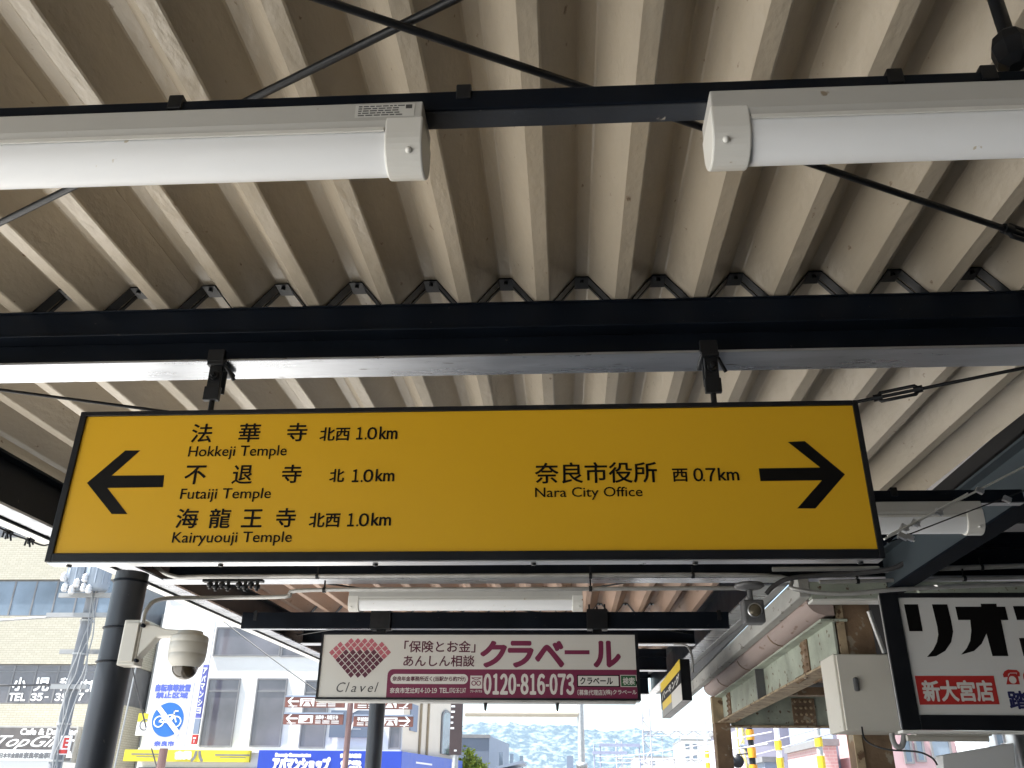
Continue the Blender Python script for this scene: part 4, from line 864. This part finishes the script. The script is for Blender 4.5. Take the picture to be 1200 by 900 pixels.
# navy panel on the facade
nb = thing('navy_panel', 'dark slate wall panel with white marks behind the brown direction boards', 'sign', (-7.5, YW, 3))
a = box_at(388, 442, 833, 864.5, YW); MB().box(a[0], a[1], YW-0.16, YW-0.06, a[2], a[3]).build('board', SLATE, nb)
q = MB(); fw2 = front(YW-0.16); p = at(416, 831, YW); fw2.shape(q, [(p.x-0.12, p.z-0.18), (p.x+0.28, p.z+0.02), (p.x+0.14, p.z+0.14), (p.x-0.12, p.z+0.3)], 0.006); p = at(413, 848, YW); fw2.line(q, [(p.x-0.03, p.z-0.25), (p.x+0.12, p.z+0.12)], 0.07, 0.006)
a2 = box_at(410, 424, 853.8, 855.6, YW); fw2.rect(q, a2[0], a2[1], a2[2]+0.02, a2[3]-0.02, 0.006); q.build('white_mark', WPR, nb, fix=False)
# yellow awning board
yb = thing('yellow_board', 'long yellow shop board with small dark lettering under the white building windows', 'sign', (-13, YW, 2.4))
a = box_at(150, 296, 879.5, 893, YW); MB().box(a[0], a[1], YW-0.32, YW-0.15, a[2], a[3]).build('board', YEL2, yb)
q = MB(); fy = front(YW-0.32); 
for x0, x1, y0, y1 in ((154, 191, 883, 884.6), (160, 190, 886.5, 887.4), (252, 293, 884, 885.8), (258, 288, 887.5, 888.3)):
    b = box_at(x0, x1, y0, y1, YW-0.32); fy.rect(q, *b, 0.006)
TK(q, '八', 225, 238, 880.5, 892, 0.03, YW-0.32); q.build('dark_lettering', MULL, yb, fix=False)
q = MB(); TK(q, '古民', 206, 223.5, 881.5, 888.5, 0.05, YW-0.322); q.build('outlined_lettering', WPR, yb, fix=False)
# small yellow notice beside the bicycle sign
a = box_at(161, 180, 836, 862, YW); yn = thing('wall_notice', 'small white and yellow notice with a round mark left of the bicycle sign', 'notice', (a[0], YW, a[2]))
MB().box(a[0], a[1], YW-0.04, YW-0.002, a[2], a[3]).build('board', WPR, yn); q = MB(); fy = front(YW-0.04); fy.rect(q, a[0], a[1], a[2]+0.45, a[3], 0.004); q.build('yellow_field', YEL2, yn)
q = MB(); fy.disc(q, (a[0]+a[1])/2, a[2]+0.35, 0.2, 0.006, 20, 0.15); q.build('round_mark', MULL, yn, fix=False)
# blue shop board, main face and splayed face
bb = thing('blue_shop_board', 'big blue shop board with bold white katakana wrapping the corner of the white building', 'sign', (-8.6, YW, 3))
a = box_at(303, 470, 879, 905, YW); ztop = at(390, 880.5, YW).z; zbot = ztop-1.5; yf = YW-0.42
xa_, xb_ = at(303, 885, yf).x, at(471, 880, yf).x
MB().box(xa_, xb_, yf, YW-0.15, zbot, ztop).build('board', BLUEP, bb)
pA2 = Vector((xb_+0.005, yf, 0)); 
q = MB(); e2 = pB+nv*0.42; q.prism([Vector((pA2.x, pA2.y, zbot)), Vector((e2.x, e2.y, zbot)), Vector((e2.x, e2.y, zbot))-nv*0.2, Vector((pA2.x, pA2.y+0.3, zbot))], (0, 0, ztop-zbot)); q.build('board_return', mat('blue_print_pale', (0.03, 0.085, 0.42), 0.4, 0, 0.05), bb)
q = MB(); TK(q, 'アパマンショップ', 320, 386, 888, 903, 0.035, yf); TK(q, 'Dramatic Communication', 323, 364, 883, 886.5, 0.02, yf); TK(q, '奈良新大宮店', 399, 423, 883.5, 887.8, 0.02, yf)
TK(q, '(0742)', 400, 422.5, 892, 897, 0.03, yf); TK(q, '35-0011', 400, 422.5, 898.5, 903.5, 0.03, yf); q.build('lettering', WPR, bb, fix=False)
FB = Face((pA2.x, pA2.y, 0), (e2-pA2).normalized(), (0, 0, 1)); LB = (e2-pA2).length; q = MB()
FB.text(q, 'アパマン', LB*0.18, LB*0.75, ztop-1.0, ztop-0.5, 0.05, 0.01); FB.rect(q, LB*0.2, LB*0.45, ztop-0.32, ztop-0.26, 0.01); q.build('return_lettering', WPR, bb, fix=False)
# narrow projecting sign on the white building
vp_ = thing('projecting_sign', 'tall narrow projecting sign in blue, white and red on the white building', 'sign', (at(228, 830, 31).x, 31, 4))
Yv = 31.2; xq = at(235, 820, Yv).x
def seg(nm, m, ya1, yb1): MB().box(xq-0.09, xq+0.09, Yv, Yv+0.1, at(230, yb1, Yv).z, at(230, ya1, Yv).z).build(nm, m, vp_)
seg('white_panel', WPR, 720, 778); seg('blue_panel', mat('violet_blue', (0.10, 0.11, 0.36), 0.5), 779, 841); seg('lower_panel', SLATE2, 842, 860); seg('red_panel', RED, 861, 872)
q = MB(); fv = front(Yv)
for i, c in enumerate('アパマンショ'):
    zc = at(230, 786+i*9.3, Yv).z; fv.text(q, c, xq-0.065, xq+0.065, zc-0.1, zc+0.1, 0.008, 0.004)
fv.rect(q, xq-0.05, xq+0.05, at(230, 866, Yv).z, at(230, 864, Yv).z, 0.004); fv.rect(q, xq-0.012, xq+0.012, at(230, 870.5, Yv).z, at(230, 867, Yv).z, 0.004)
q.build('lettering', WPR, vp_, fix=False)

# ---- no-bicycle sign
YN = 12.0; bc = thing('bicycle_sign', 'white no-bicycle-parking sign with a blue crossed-out bicycle disc on a brown post', 'sign', (-5.2, YN, 0))
cx_ = at(205, 840, YN).x; pl = [at(x, y, YN) for x, y in ((169, 876), (227, 879), (237, 799), (182, 797))]
cx_ = at(198, 838, YN).x; w0, w1, z0, z1 = cx_-0.278, cx_+0.278, at(200, 877, YN).z, at(205, 800, YN).z
MB().box(w0, w1, YN, YN+0.02, z0, z1).build('plate', mat('sign_white', (0.46, 0.46, 0.51), 0.4, 0, 0.02), bc, 0.004)
fn = front(YN); q = MB(); kx = lambda f_: w0+(w1-w0)*f_; kz = lambda f_: z1-(z1-z0)*f_
fn.text(q, '自転車等放置', kx(0.06), kx(0.92), kz(0.135), kz(0.03), 0.006, 0.002); fn.text(q, '禁止区域', kx(0.10), kx(0.88), kz(0.24), kz(0.155), 0.005, 0.002); fn.text(q, '奈良市', kx(0.26), kx(0.74), kz(0.965), kz(0.895), 0.004, 0.002)
q.build('lettering', mat('blue_violet_ink', (0.06, 0.09, 0.36), 0.5), bc, fix=False)
rd = (w1-w0)*0.385; bx_, bz_ = (w0+w1)/2-0.005, kz(0.57)
q = MB(); fn.disc(q, bx_, bz_, rd, 0.002, 48); ds = q.build('blue_disc', SKYB, bc)
q = MB(); ca = math.cos(R(135)); fn.line(q, [(bx_-rd*0.72, bz_+rd*0.72), (bx_+rd*0.72, bz_-rd*0.72)], rd*0.28, 0.008); q.build('white_bar', WPR, ds)
q = MB(); wr = rd*0.34
for s_ in (-0.5, 0.5): fn.disc(q, bx_+rd*s_*1.08, bz_-rd*0.12, wr, 0.004, 24, wr*0.8)
A_ = (bx_-rd*0.54, bz_-rd*0.12); B_ = (bx_+rd*0.54, bz_-rd*0.12); C_ = (bx_-rd*0.12, bz_+rd*0.22); D_ = (bx_-rd*0.02, bz_-rd*0.16); E_ = (bx_+rd*0.36, bz_+rd*0.3)
for p_, q_ in ((A_, C_), (C_, D_), (D_, A_), (C_, E_), (D_, E_), (E_, B_), (E_, (E_[0]-rd*0.02, E_[1]+rd*0.2)), ((E_[0]-rd*0.02, E_[1]+rd*0.2), (E_[0]+rd*0.2, E_[1]+rd*0.2)), (C_, (C_[0]-rd*0.06, C_[1]+rd*0.12))): fn.line(q, [p_, q_], rd*0.075, 0.005)
q.build('bicycle_symbol', WPR, ds, fix=False)
MB().tube([(cx_-0.03, YN+0.09, 0), (cx_-0.03, YN+0.09, z1-0.1)], 0.055, 14).build('post', BROWNP, bc)

# ---- brown direction boards
YD = 14.0; dg = thing('tourist_signpost', 'slim brown signpost carrying brown and white tourist direction boards either way', 'signpost', (at(407, 860, YD).x, YD, 0))
xp = at(408, 850, YD).x
MB().tube([(xp, YD+0.03, 0), (xp, YD+0.03, at(408, 800, YD).z)], 0.045, 14).build('post', BROWNP, dg)
def board(px0, px1, py0, py1, arrow, texts, icon):
    b = box_at(px0, px1, py0, py1, YD-0.05); f_ = front(YD-0.05)
    o = MB().box(b[0], b[1], YD-0.05, YD-0.01, b[2], b[3]).build('direction_board', BROWNS, dg, 0.004)
    MB().box(b[0], b[1], YD-0.055, YD-0.005, b[3]+0.001, b[3]+0.025).build('board_cap', SLATE2, o)
    q = MB(); h = b[3]-b[2]; s_ = -1 if arrow == 'l' else 1; ax_ = b[0]+0.13 if arrow == 'l' else b[1]-0.13; cz2 = b[2]+h*0.58
    f_.line(q, [(ax_-s_*0.08, cz2), (ax_+s_*0.07, cz2)], 0.022, 0.003); f_.line(q, [(ax_, cz2+0.075), (ax_+s_*0.075, cz2)], 0.022, 0.0034); f_.line(q, [(ax_, cz2-0.075), (ax_+s_*0.075, cz2)], 0.022, 0.0038)
    f_.rect(q, ax_-0.07, ax_+0.07, b[2]+h*0.10, b[2]+h*0.16, 0.003)
    ix = b[0]+0.24 if arrow == 'l' else b[1]-0.24-0.22
    f_.rect(q, ix, ix+0.22, b[2]+h*0.12, b[2]+h*0.88, 0.003)
    t0, t1 = (ix+0.26, b[1]-0.06) if arrow == 'l' else (b[0]+0.06, ix-0.04)
    f_.text(q, texts, t0, t1 if arrow == 'r' else t1-0.02, b[2]+h*0.50, b[2]+h*0.90, 0.002, 0.003)
    for fa, fb in ((0.30, 0.38), (0.12, 0.19)): 
        x = t0
        rr = random.Random(hash(texts) % 97 if False else int(px0))
        while x < t1-0.08:
            w_ = rr.uniform(0.06, 0.16); f_.rect(q, x, min(x+w_, t1), b[2]+h*fa, b[2]+h*fb, 0.003); x += w_+0.025
    q.build('white_print', WPR, o, fix=False)
    q = MB()
    if icon == 'gate':
        f_.rect(q, ix+0.03, ix+0.19, b[2]+h*0.68, b[2]+h*0.78, 0.005); f_.rect(q, ix+0.05, ix+0.17, b[2]+h*0.50, b[2]+h*0.57, 0.005); f_.line(q, [(ix+0.07, b[2]+h*0.5), (ix+0.04, b[2]+h*0.2)], 0.025, 0.006); f_.line(q, [(ix+0.15, b[2]+h*0.5), (ix+0.18, b[2]+h*0.2)], 0.025, 0.0065)
    else:
        f_.shape(q, [(ix+0.05, b[2]+h*0.2), (ix+0.18, b[2]+h*0.2), (ix+0.18, b[2]+h*0.6), (ix+0.14, b[2]+h*0.7), (ix+0.13, b[2]+h*0.45)], 0.005)
    q.build('icon', BROWNS, o, fix=False)
board(334, 404, 817, 829, 'l', '平城宮跡歴史公園', 'gate'); board(332, 402, 837, 849, 'l', '法華寺・海龍王寺', 'temple')
board(415, 483, 818, 831, 'r', '平城宮跡歴史公園', 'gate'); board(414, 484, 839.5, 851.5, 'r', '平城宮跡資料館', 'gate')

# ---- dark pillar sign, street gate, house, greenery
YP_ = 18.0; x = at(534, 860, YP_).x
pz = thing('pillar_sign', 'dark brown vertical pillar sign with small white marks beside the arched window', 'sign', (x, YP_, 0))
zb_, zt_ = at(533, 884.5, YP_).z, at(536, 815, YP_).z
MB().box(x-0.115, x+0.115, YP_, YP_+0.12, zb_, zt_).build('board', mat('dark_pillar_brown', (0.045, 0.028, 0.028), 0.6), pz, 0.005); MB().tube([(x, YP_+0.06, 0), (x, YP_+0.06, zb_-0.001)], 0.06, 12).build('post', GALV, pz)
q = MB(); f_ = front(YP_); rr = random.Random(2)
for i in range(5): zc = zt_-0.22-i*0.10; f_.rect(q, x-0.105, x-0.06+rr.uniform(0, 0.03), zc, zc+0.035, 0.003)
f_.rect(q, x-0.02, x+0.03, zb_+0.06, zb_+0.09, 0.003); q.build('white_mark', WPR, pz, fix=False)
YG = 22.0; sg = thing('street_gate', 'cream horizontal beam on a pale grey pole spanning the sky below the maroon board', 'street gate', (at(680, 880, YG).x, YG, 0))
a0, a1 = at(545, 836, YG), at(678, 836.5, YG); MB().tube([a0, a1], 0.075, 14).build('arm', mat('cream_beam', (0.55, 0.48, 0.38), 0.5, 0, 0.05), sg)
xg = at(681, 870, YG).x; MB().tube([(xg, YG, 0), (xg, YG, at(680, 810, YG).z)], 0.085, 16, r1=0.075).build('pole', GALV, sg)
c = at(682, 897, YG); MB().lathe([(0.1, -0.06), (0.13, -0.06), (0.13, 0.06), (0.1, 0.06)], c, n=14).build('pole_clamp', GALV, sg); MB().box(c.x-0.35, c.x-0.2, YG-0.1, YG, c.z-0.1, c.z+0.2).build('signal_box', SLATE2, sg)
YH = 60.0; hx0, hx1, hx2 = at(543, 880, YH).x, at(573, 880, YH).x, at(586, 880, YH).x; hz = at(560, 862, YH).z
hs = thing('slate_house', 'blue-grey box house with a paler side wall below the cream beam', 'house', (hx0, YH, 0))
MB().box(hx0-3, hx1, YH, YH+8, 0, hz).build('wall', SLATE, hs)
MB().prism([(hx1+0.01, YH, 0), (hx2, YH+9, 0), (hx2-3, YH+9, 0), (hx1+0.005, YH+0.1, 0)], (0, 0, hz+0.0)).build('side_wall', SLATE2, hs)
MB().box(hx0-3.1, hx1+0.08, YH-0.08, YH-0.01, hz-0.14, hz+0.06).build('roof_edge', MULL, hs)
for k in range(3): MB().box(hx1+0.55+k*0.55, hx1+0.8+k*0.55, YH+1.4+k*2.4, YH+1.5+k*2.4, hz-2.2, hz-0.9).build('window', GLASSB, hs)
LEAF = mat('fresh_leaf', (0.20, 0.26, 0.02), 0.6, 0, 0.35, 2); BARK = mat('bark', (0.10, 0.075, 0.05), 0.9, 0, 0.25, 8)
def tree(px, py, Y, r_, n, label, m=LEAF):
    c = at(px, py, Y); t = thing('tree', label, 'tree', (c.x, Y, 0)); rr = random.Random(int(px))
    MB().tube([(c.x, Y, 0), (c.x+0.05, Y, c.z*0.6), (c.x, Y, c.z)], 0.12, 8, r1=0.03).build('trunk', BARK, t)
    q = MB(); cl = [(rr.gauss(0, r_*0.5), rr.gauss(0, r_*0.5), rr.gauss(0, r_*0.55)) for _ in range(14)]
    for i in range(n):
        k = rr.choice(cl); p = Vector((c.x+k[0]+rr.gauss(0, r_*0.22), Y+k[1]+rr.gauss(0, r_*0.22), c.z+k[2]+rr.gauss(0, r_*0.2)))
        u = Vector((rr.gauss(0, 1), rr.gauss(0, 1), rr.gauss(0, 1))).normalized(); v = u.cross(Vector((rr.gauss(0, 1), rr.gauss(0, 1), rr.gauss(0, 1)))).normalized(); s_ = rr.uniform(0.05, 0.12)
        q.add([p-u*s_, p+v*s_*0.5, p+u*s_, p-v*s_*0.5], [(0, 1, 2, 3)])
    q.build('crown', m, t, fix=False)
tree(546, 901, 40, 0.5, 1300, 'small bright green tree at the foot of the blue-grey house', LEAF)
tree(557, 908, 40, 0.45, 1000, 'low bright green shrub-like tree right of the small bright tree', LEAF)
# a grey shed roof
p = at(590, 896, 45); sh = thing('low_shed', 'low pale shed roof poking up right of the blue-grey house', 'shed', (p.x, 45, 0))
p0, p1 = at(582, 898, 45), at(613, 891, 45); MB().prism([p0, p1, p1-Vector((0, 0, 0.12)), p0-Vector((0, 0, 0.12))], (0, 4, 0)).build('roof', SLATE2, sh); MB().box(p0.x, p1.x-0.2, 45.2, 48.8, 0, p0.z-0.13).build('wall', STUCCO, sh)

# ---- wooded hills
def hills():
    HM = bpy.data.materials.new('hill_forest'); HM.use_nodes = True; n = HM.node_tree; b = n.nodes['Principled BSDF']; b.inputs['Roughness'].default_value = 0.95; b.inputs['Specular IOR Level'].default_value = 0.1
    tc = n.nodes.new('ShaderNodeTexCoord'); nz = n.nodes.new('ShaderNodeTexNoise'); nz.inputs['Scale'].default_value = 0.05; nz.inputs['Detail'].default_value = 9; nz.inputs['Roughness'].default_value = 0.7
    n.links.new(tc.outputs['Object'], nz.inputs['Vector']); cr = n.nodes.new('ShaderNodeValToRGB'); e = cr.color_ramp.elements
    e[0].position = 0.46; e[0].color = (0.004, 0.014, 0.020, 1); e[1].position = 0.58; e[1].color = (0.11, 0.13, 0.11, 1)
    n.links.new(nz.outputs['Fac'], cr.inputs[0]); n.links.new(cr.outputs[0], b.inputs['Base Color'])
    from mathutils import noise
    q = MB(); NX, NY = 520, 70; X0, X1, Y0, Y1 = -2600, 2600, 2180, 2690; rg = []
    ridge = [(-2600, 150), (-700, 215), (-280, 190), (-150, 201), (-60, 200), (60, 184), (150, 180), (215, 172), (330, 150), (480, 120), (700, 105), (2600, 90)]
    def rh(x):
        for (a, ha), (b_, hb) in zip(ridge, ridge[1:]):
            if a <= x <= b_: return ha+(hb-ha)*(x-a)/(b_-a)
        return 80
    vs_ = []
    for j in range(NY+1):
        v = j/NY
        for i in range(NX+1):
            x = X0+(X1-X0)*i/NX; y = Y0+(Y1-Y0)*v
            prof = min(1, v/0.667)**0.75 if v < 0.667 else max(0, 1-(v-0.667)*1.6)
            nn = noise.fractal(Vector((x/170, y/170, 0)), 1.0, 2.0, 5)
            z = rh(x)*prof*(1+0.13*nn) + (7*noise.noise(Vector((x/24, y/24, 3))) + 5*noise.noise(Vector((x/11, y/11, 7))))*prof
            vs_.append((x, y, max(-2, z)+1.0-3*(v == 0)))
    fs = [(j*(NX+1)+i, j*(NX+1)+i+1, (j+1)*(NX+1)+i+1, (j+1)*(NX+1)+i) for j in range(NY) for i in range(NX)]
    q.add(vs_, fs, False); struct(q.build('hills', HM, None, fix=False))
hills()

# ---- railway gantry, crossing masts, far buildings at the right
GAN = mat('gantry_grey', (0.36, 0.36, 0.40), 0.6, 0, 0.08, 2)
def lattice(q, a, b, h, n, r_=0.05):
    a, b = Vector(a), Vector(b); q.tube([a, b], r_, 5); q.tube([a+Vector((0, 0, h)), b+Vector((0, 0, h))], r_, 5)
    for i in range(n): p = a.lerp(b, i/n); p2 = a.lerp(b, (i+1)/n); q.tube([p if i % 2 else p+Vector((0, 0, h)), (p2+Vector((0, 0, h))) if i % 2 else p2], r_*0.7, 4)
def gantry(Y, xa_, xb_, yb1, yt1, n, label):
    a = at(xa_, yb1, Y); b = at(xb_, yb1, Y); h = at((xa_+xb_)/2, yt1, Y).z-a.z; t = thing('catenary_gantry', label, 'gantry', (a.x, Y, 0)); q = MB()
    lattice(q, (a.x-0.3, Y, a.z), (b.x+6, Y, a.z), h, n); q.build('lattice_beam', GAN, t)
    q = MB()
    for dx in (-0.28, 0.28): q.tube([(a.x+dx, Y, 0), (a.x+dx, Y, a.z+h+1.6)], 0.06, 5)
    z = 0.3; s_ = 1
    while z < a.z+h+1: q.tube([(a.x-0.28*s_, Y, z), (a.x+0.28*s_, Y, z+0.7)], 0.04, 4); z += 0.7; s_ = -s_
    q.build('lattice_mast', GAN, t)
    q = MB()
    for k in range(4):
        xx_ = a.x+1.1+k*1.3; q.tube([(xx_, Y, a.z), (xx_, Y, a.z-1.6)], 0.03, 4); q.tube([(xx_-0.6, Y, a.z-1.6), (xx_+0.9, Y, a.z-1.6)], 0.025, 4)
    q.build('contact_hanger', GAN, t)
gantry(70, 758, 838, 862, 856.5, 18, 'pale lattice railway gantry with the higher beam in front of the hills')
gantry(95, 726, 812, 894, 889.5, 22, 'farther pale lattice railway gantry low in front of the hills')
sb_ = thing('signal_beam', 'pale blue-grey railway signal frame between the two gantries', 'gantry', (3.4, 80, 0)); q = MB()
for xa_, xb_, y in ((702, 750, 873), (694, 735, 882)): a = at(xa_, y, 80); b = at(xb_, y, 80); q.box(a.x, b.x, 79.9, 80.1, a.z-0.12, a.z+0.12)
for px in (703, 749, 696): a = at(px, 873, 80); q.tube([(a.x, 80, 0), (a.x, 80, a.z)], 0.07, 6)
q.build('frame', mat('signal_blue', (0.24, 0.26, 0.36), 0.6), sb_)
for i, (px0, y0, px1, y1) in enumerate(((700, 893, 900, 872), (700, 886, 905, 858), (840, 878, 1000, 842), (836, 892, 1010, 848))):
    cable(at(px0, y0, 72), at(px1, y1, 14), 0.15, 0.014, ('lowest', 'second lowest', 'second highest', 'highest')[i]+' pale railway wire sloping up to the right behind the brown post', GAN)
YLW = mat('warning_yellow', (0.72, 0.50, 0.02), 0.5); ORG = mat('warning_orange', (0.75, 0.30, 0.015), 0.5)
def mast(Y, pxt, pyt, pxb, r_, bands, label, cat='crossing mast', col=YLW, base=WPR):
    a = at(pxb, 890, Y); top = at(pxt, pyt, Y).z; t = thing('crossing_mast', label, cat, (a.x, Y, 0), 'striped crossing masts')
    MB().tube([(a.x, Y, 0), (a.x, Y, top)], r_, 12).build('mast', base, t)
    for y0, y1, m in bands: z0_, z1_ = at(pxb, y1, Y).z, at(pxb, y0, Y).z; MB().tube([(a.x, Y, z0_), (a.x, Y, z1_)], r_+0.022, 12).build('band', m, t)
    return t, a.x
mast(25, 912, 846, 914, 0.07, ((868, 879, col_ := YLW), (888, 900, YLW)), 'pale mast with two yellow bands, left of a pair at the crossing')
mast(22, 960, 850, 962, 0.07, ((864, 875, YLW), (886, 900, YLW)), 'pale mast with two yellow bands, right of a pair at the crossing', base=GALV)
mast(40, 828, 846, 829, 0.07, ((880, 888, YLW), (894, 900, YLW)), 'thin distant mast with yellow bands left of the brown post')
t, x = mast(18, 882, 852, 882, 0.055, ((855, 867, ORG), (876, 888, ORG), (896, 905, ORG)), 'orange and black banded warning mast just right of the brown post', base=BLACK)
q = MB(); z_ = at(862, 892, 18).z; q.lathe([(0, -0.05), (0.11, -0.05), (0.12, 0.03), (0.05, 0.06)], (x-0.28, 18, z_), (0, 1, 0), 16); q.tube([(x-0.28, 18, z_+0.05), (x-0.28, 18, z_+0.12), (x, 18, z_+0.14)], 0.018, 6); q.build('warning_lamp', BLACK, t)
tag(MB().tube(smooth([at(868, 875, 19), at(874, 876, 19), at(879, 883, 19), at(881, 893, 19), at(883, 920, 19), Vector((at(884, 920, 19).x, 19, 0))]), 0.05, 10).build('bent_pipe', SLATE), 'dark bent pipe curving over beside the orange banded mast', 'pipe')
ym = thing('yellow_truss_mast', 'pale yellow lattice mast standing close behind the orange banded mast', 'mast', (at(872, 880, 26).x, 26, 0)); q = MB(); xx_ = at(866, 880, 26).x
for dx in (0, 0.22): q.tube([(xx_+dx, 26, 0), (xx_+dx*0.6, 26, 3.9)], 0.03, 5)
for k in range(8): q.tube([(xx_+(0.22 if k % 2 else 0), 26, 0.4+k*0.43), (xx_+(0 if k % 2 else 0.2), 26, 0.83+k*0.43)], 0.02, 4)
q.build('lattice', mat('pale_yellow', (0.65, 0.55, 0.2), 0.5), ym)
LAV = mat('lavender_render', (0.36, 0.35, 0.42), 0.8, 0, 0.06, 0.5); PNK = mat('pink_tile', (0.46, 0.30, 0.31), 0.75, 0, 0.06, 1); PNK2 = brick_mat('pink_brick', (0.42, 0.25, 0.25), (0.47, 0.30, 0.29), (0.5, 0.42, 0.4), 0.25, 0.1)
def block(name, label, px0, px1, pyt, Y, depth, m, wins, roof=MULL, zt_=None):
    x0, x1 = at(px0, 885, Y).x, at(px1, 885, Y).x; zt = zt_ or at((px0+px1)/2, pyt, Y).z; t = thing(name, label, 'building', ((x0+x1)/2, Y, 0))
    MB().box(x0, x1, Y, Y+depth, 0, zt).build('wall', m, t); MB().box(x0-0.1, x1+0.1, Y-0.1, Y+depth, zt+0.001, zt+0.2).build('roof_edge', roof, t)
    for a, b, c, d in wins: window(t, box_at(a, b, c, d, Y), Y-0.002, GLASSB, MULL, 0.05, (), 0.05)
    return t
block('lavender_building', 'pale lavender building with a row of blue windows beyond the crossing', 872, 957, 848, 45, 10, LAV, [(881+i*9, 888+i*9, 888, 902) for i in range(3)]+[(925+i*8, 931+i*8, 879, 895) for i in range(4)])
block('blue_shed', 'small blue-grey shed between the two yellow-banded crossing masts', 895, 915, 893, 40, 4, SLATE2, [])
block('pink_house', 'pink-walled house with a dark upper storey right of the yellow-banded masts', 966, 981, 874, 30, 5, PNK2, [])
block('far_white_block', 'distant white apartment block with a dark roof box in front of the hills', 800, 850, 868, 140, 12, STUCCO, [(803, 808, 872, 878), (812, 817, 872, 878), (803, 808, 885, 891), (812, 817, 885, 891), (838, 842, 876, 882), (838, 842, 886, 892)])
block('far_low_house', 'distant low white house in front of the hills', 745, 790, 888, 150, 12, STUCCO, [(750, 756, 892, 897), (762, 768, 892, 897)])
block('grey_tower', 'tall lavender-grey wall right of the pink house', 979, 1004, 846, 31, 6, SLATE2, [], zt_=6.5)
bp_ = block('pink_brick_building', 'pink brick building with a row of tall narrow windows beneath the black-framed board', 1046, 1160, 846, 26, 8, PNK, [(1058, 1069, 864, 895), (1072, 1083, 863, 893), (1090, 1114, 860, 890), (1126, 1146, 858, 886), (1148, 1158, 858, 884)], zt_=6.8)
block('pale_block', 'pale blue-white building at the far right edge beneath the black-framed board', 1161, 1260, 846, 24, 8, mat('pale_blue_render', (0.55, 0.60, 0.62), 0.8, 0, 0.05), [(1166, 1180, 858, 884), (1196, 1210, 858, 884)], zt_=6.8)
ns = block('long_grey_block', 'long grey-violet block filling the gap behind the rusty post', 1002, 1050, 846, 36, 8, LAV, [(1006, 1014, 865, 890), (1020, 1030, 865, 890)], zt_=6.2)

# ---- summer haze over the valley
hz_m = bpy.data.materials.new('haze'); hz_m.use_nodes = True; n = hz_m.node_tree
n.nodes.remove(n.nodes['Principled BSDF']); pv = n.nodes.new('ShaderNodeVolumePrincipled')
pv.inputs['Color'].default_value = (0.60, 0.80, 1.0, 1); pv.inputs['Density'].default_value = 0.00011; pv.inputs['Anisotropy'].default_value = 0.2
n.links.new(pv.outputs[0], n.nodes['Material Output'].inputs['Volume'])
hzo = MB().box(-4100, 4100, -4100, 6100, -2, 262).build('haze', hz_m); hzo['kind'] = 'stuff'
SC.cycles.volume_bounces = 1
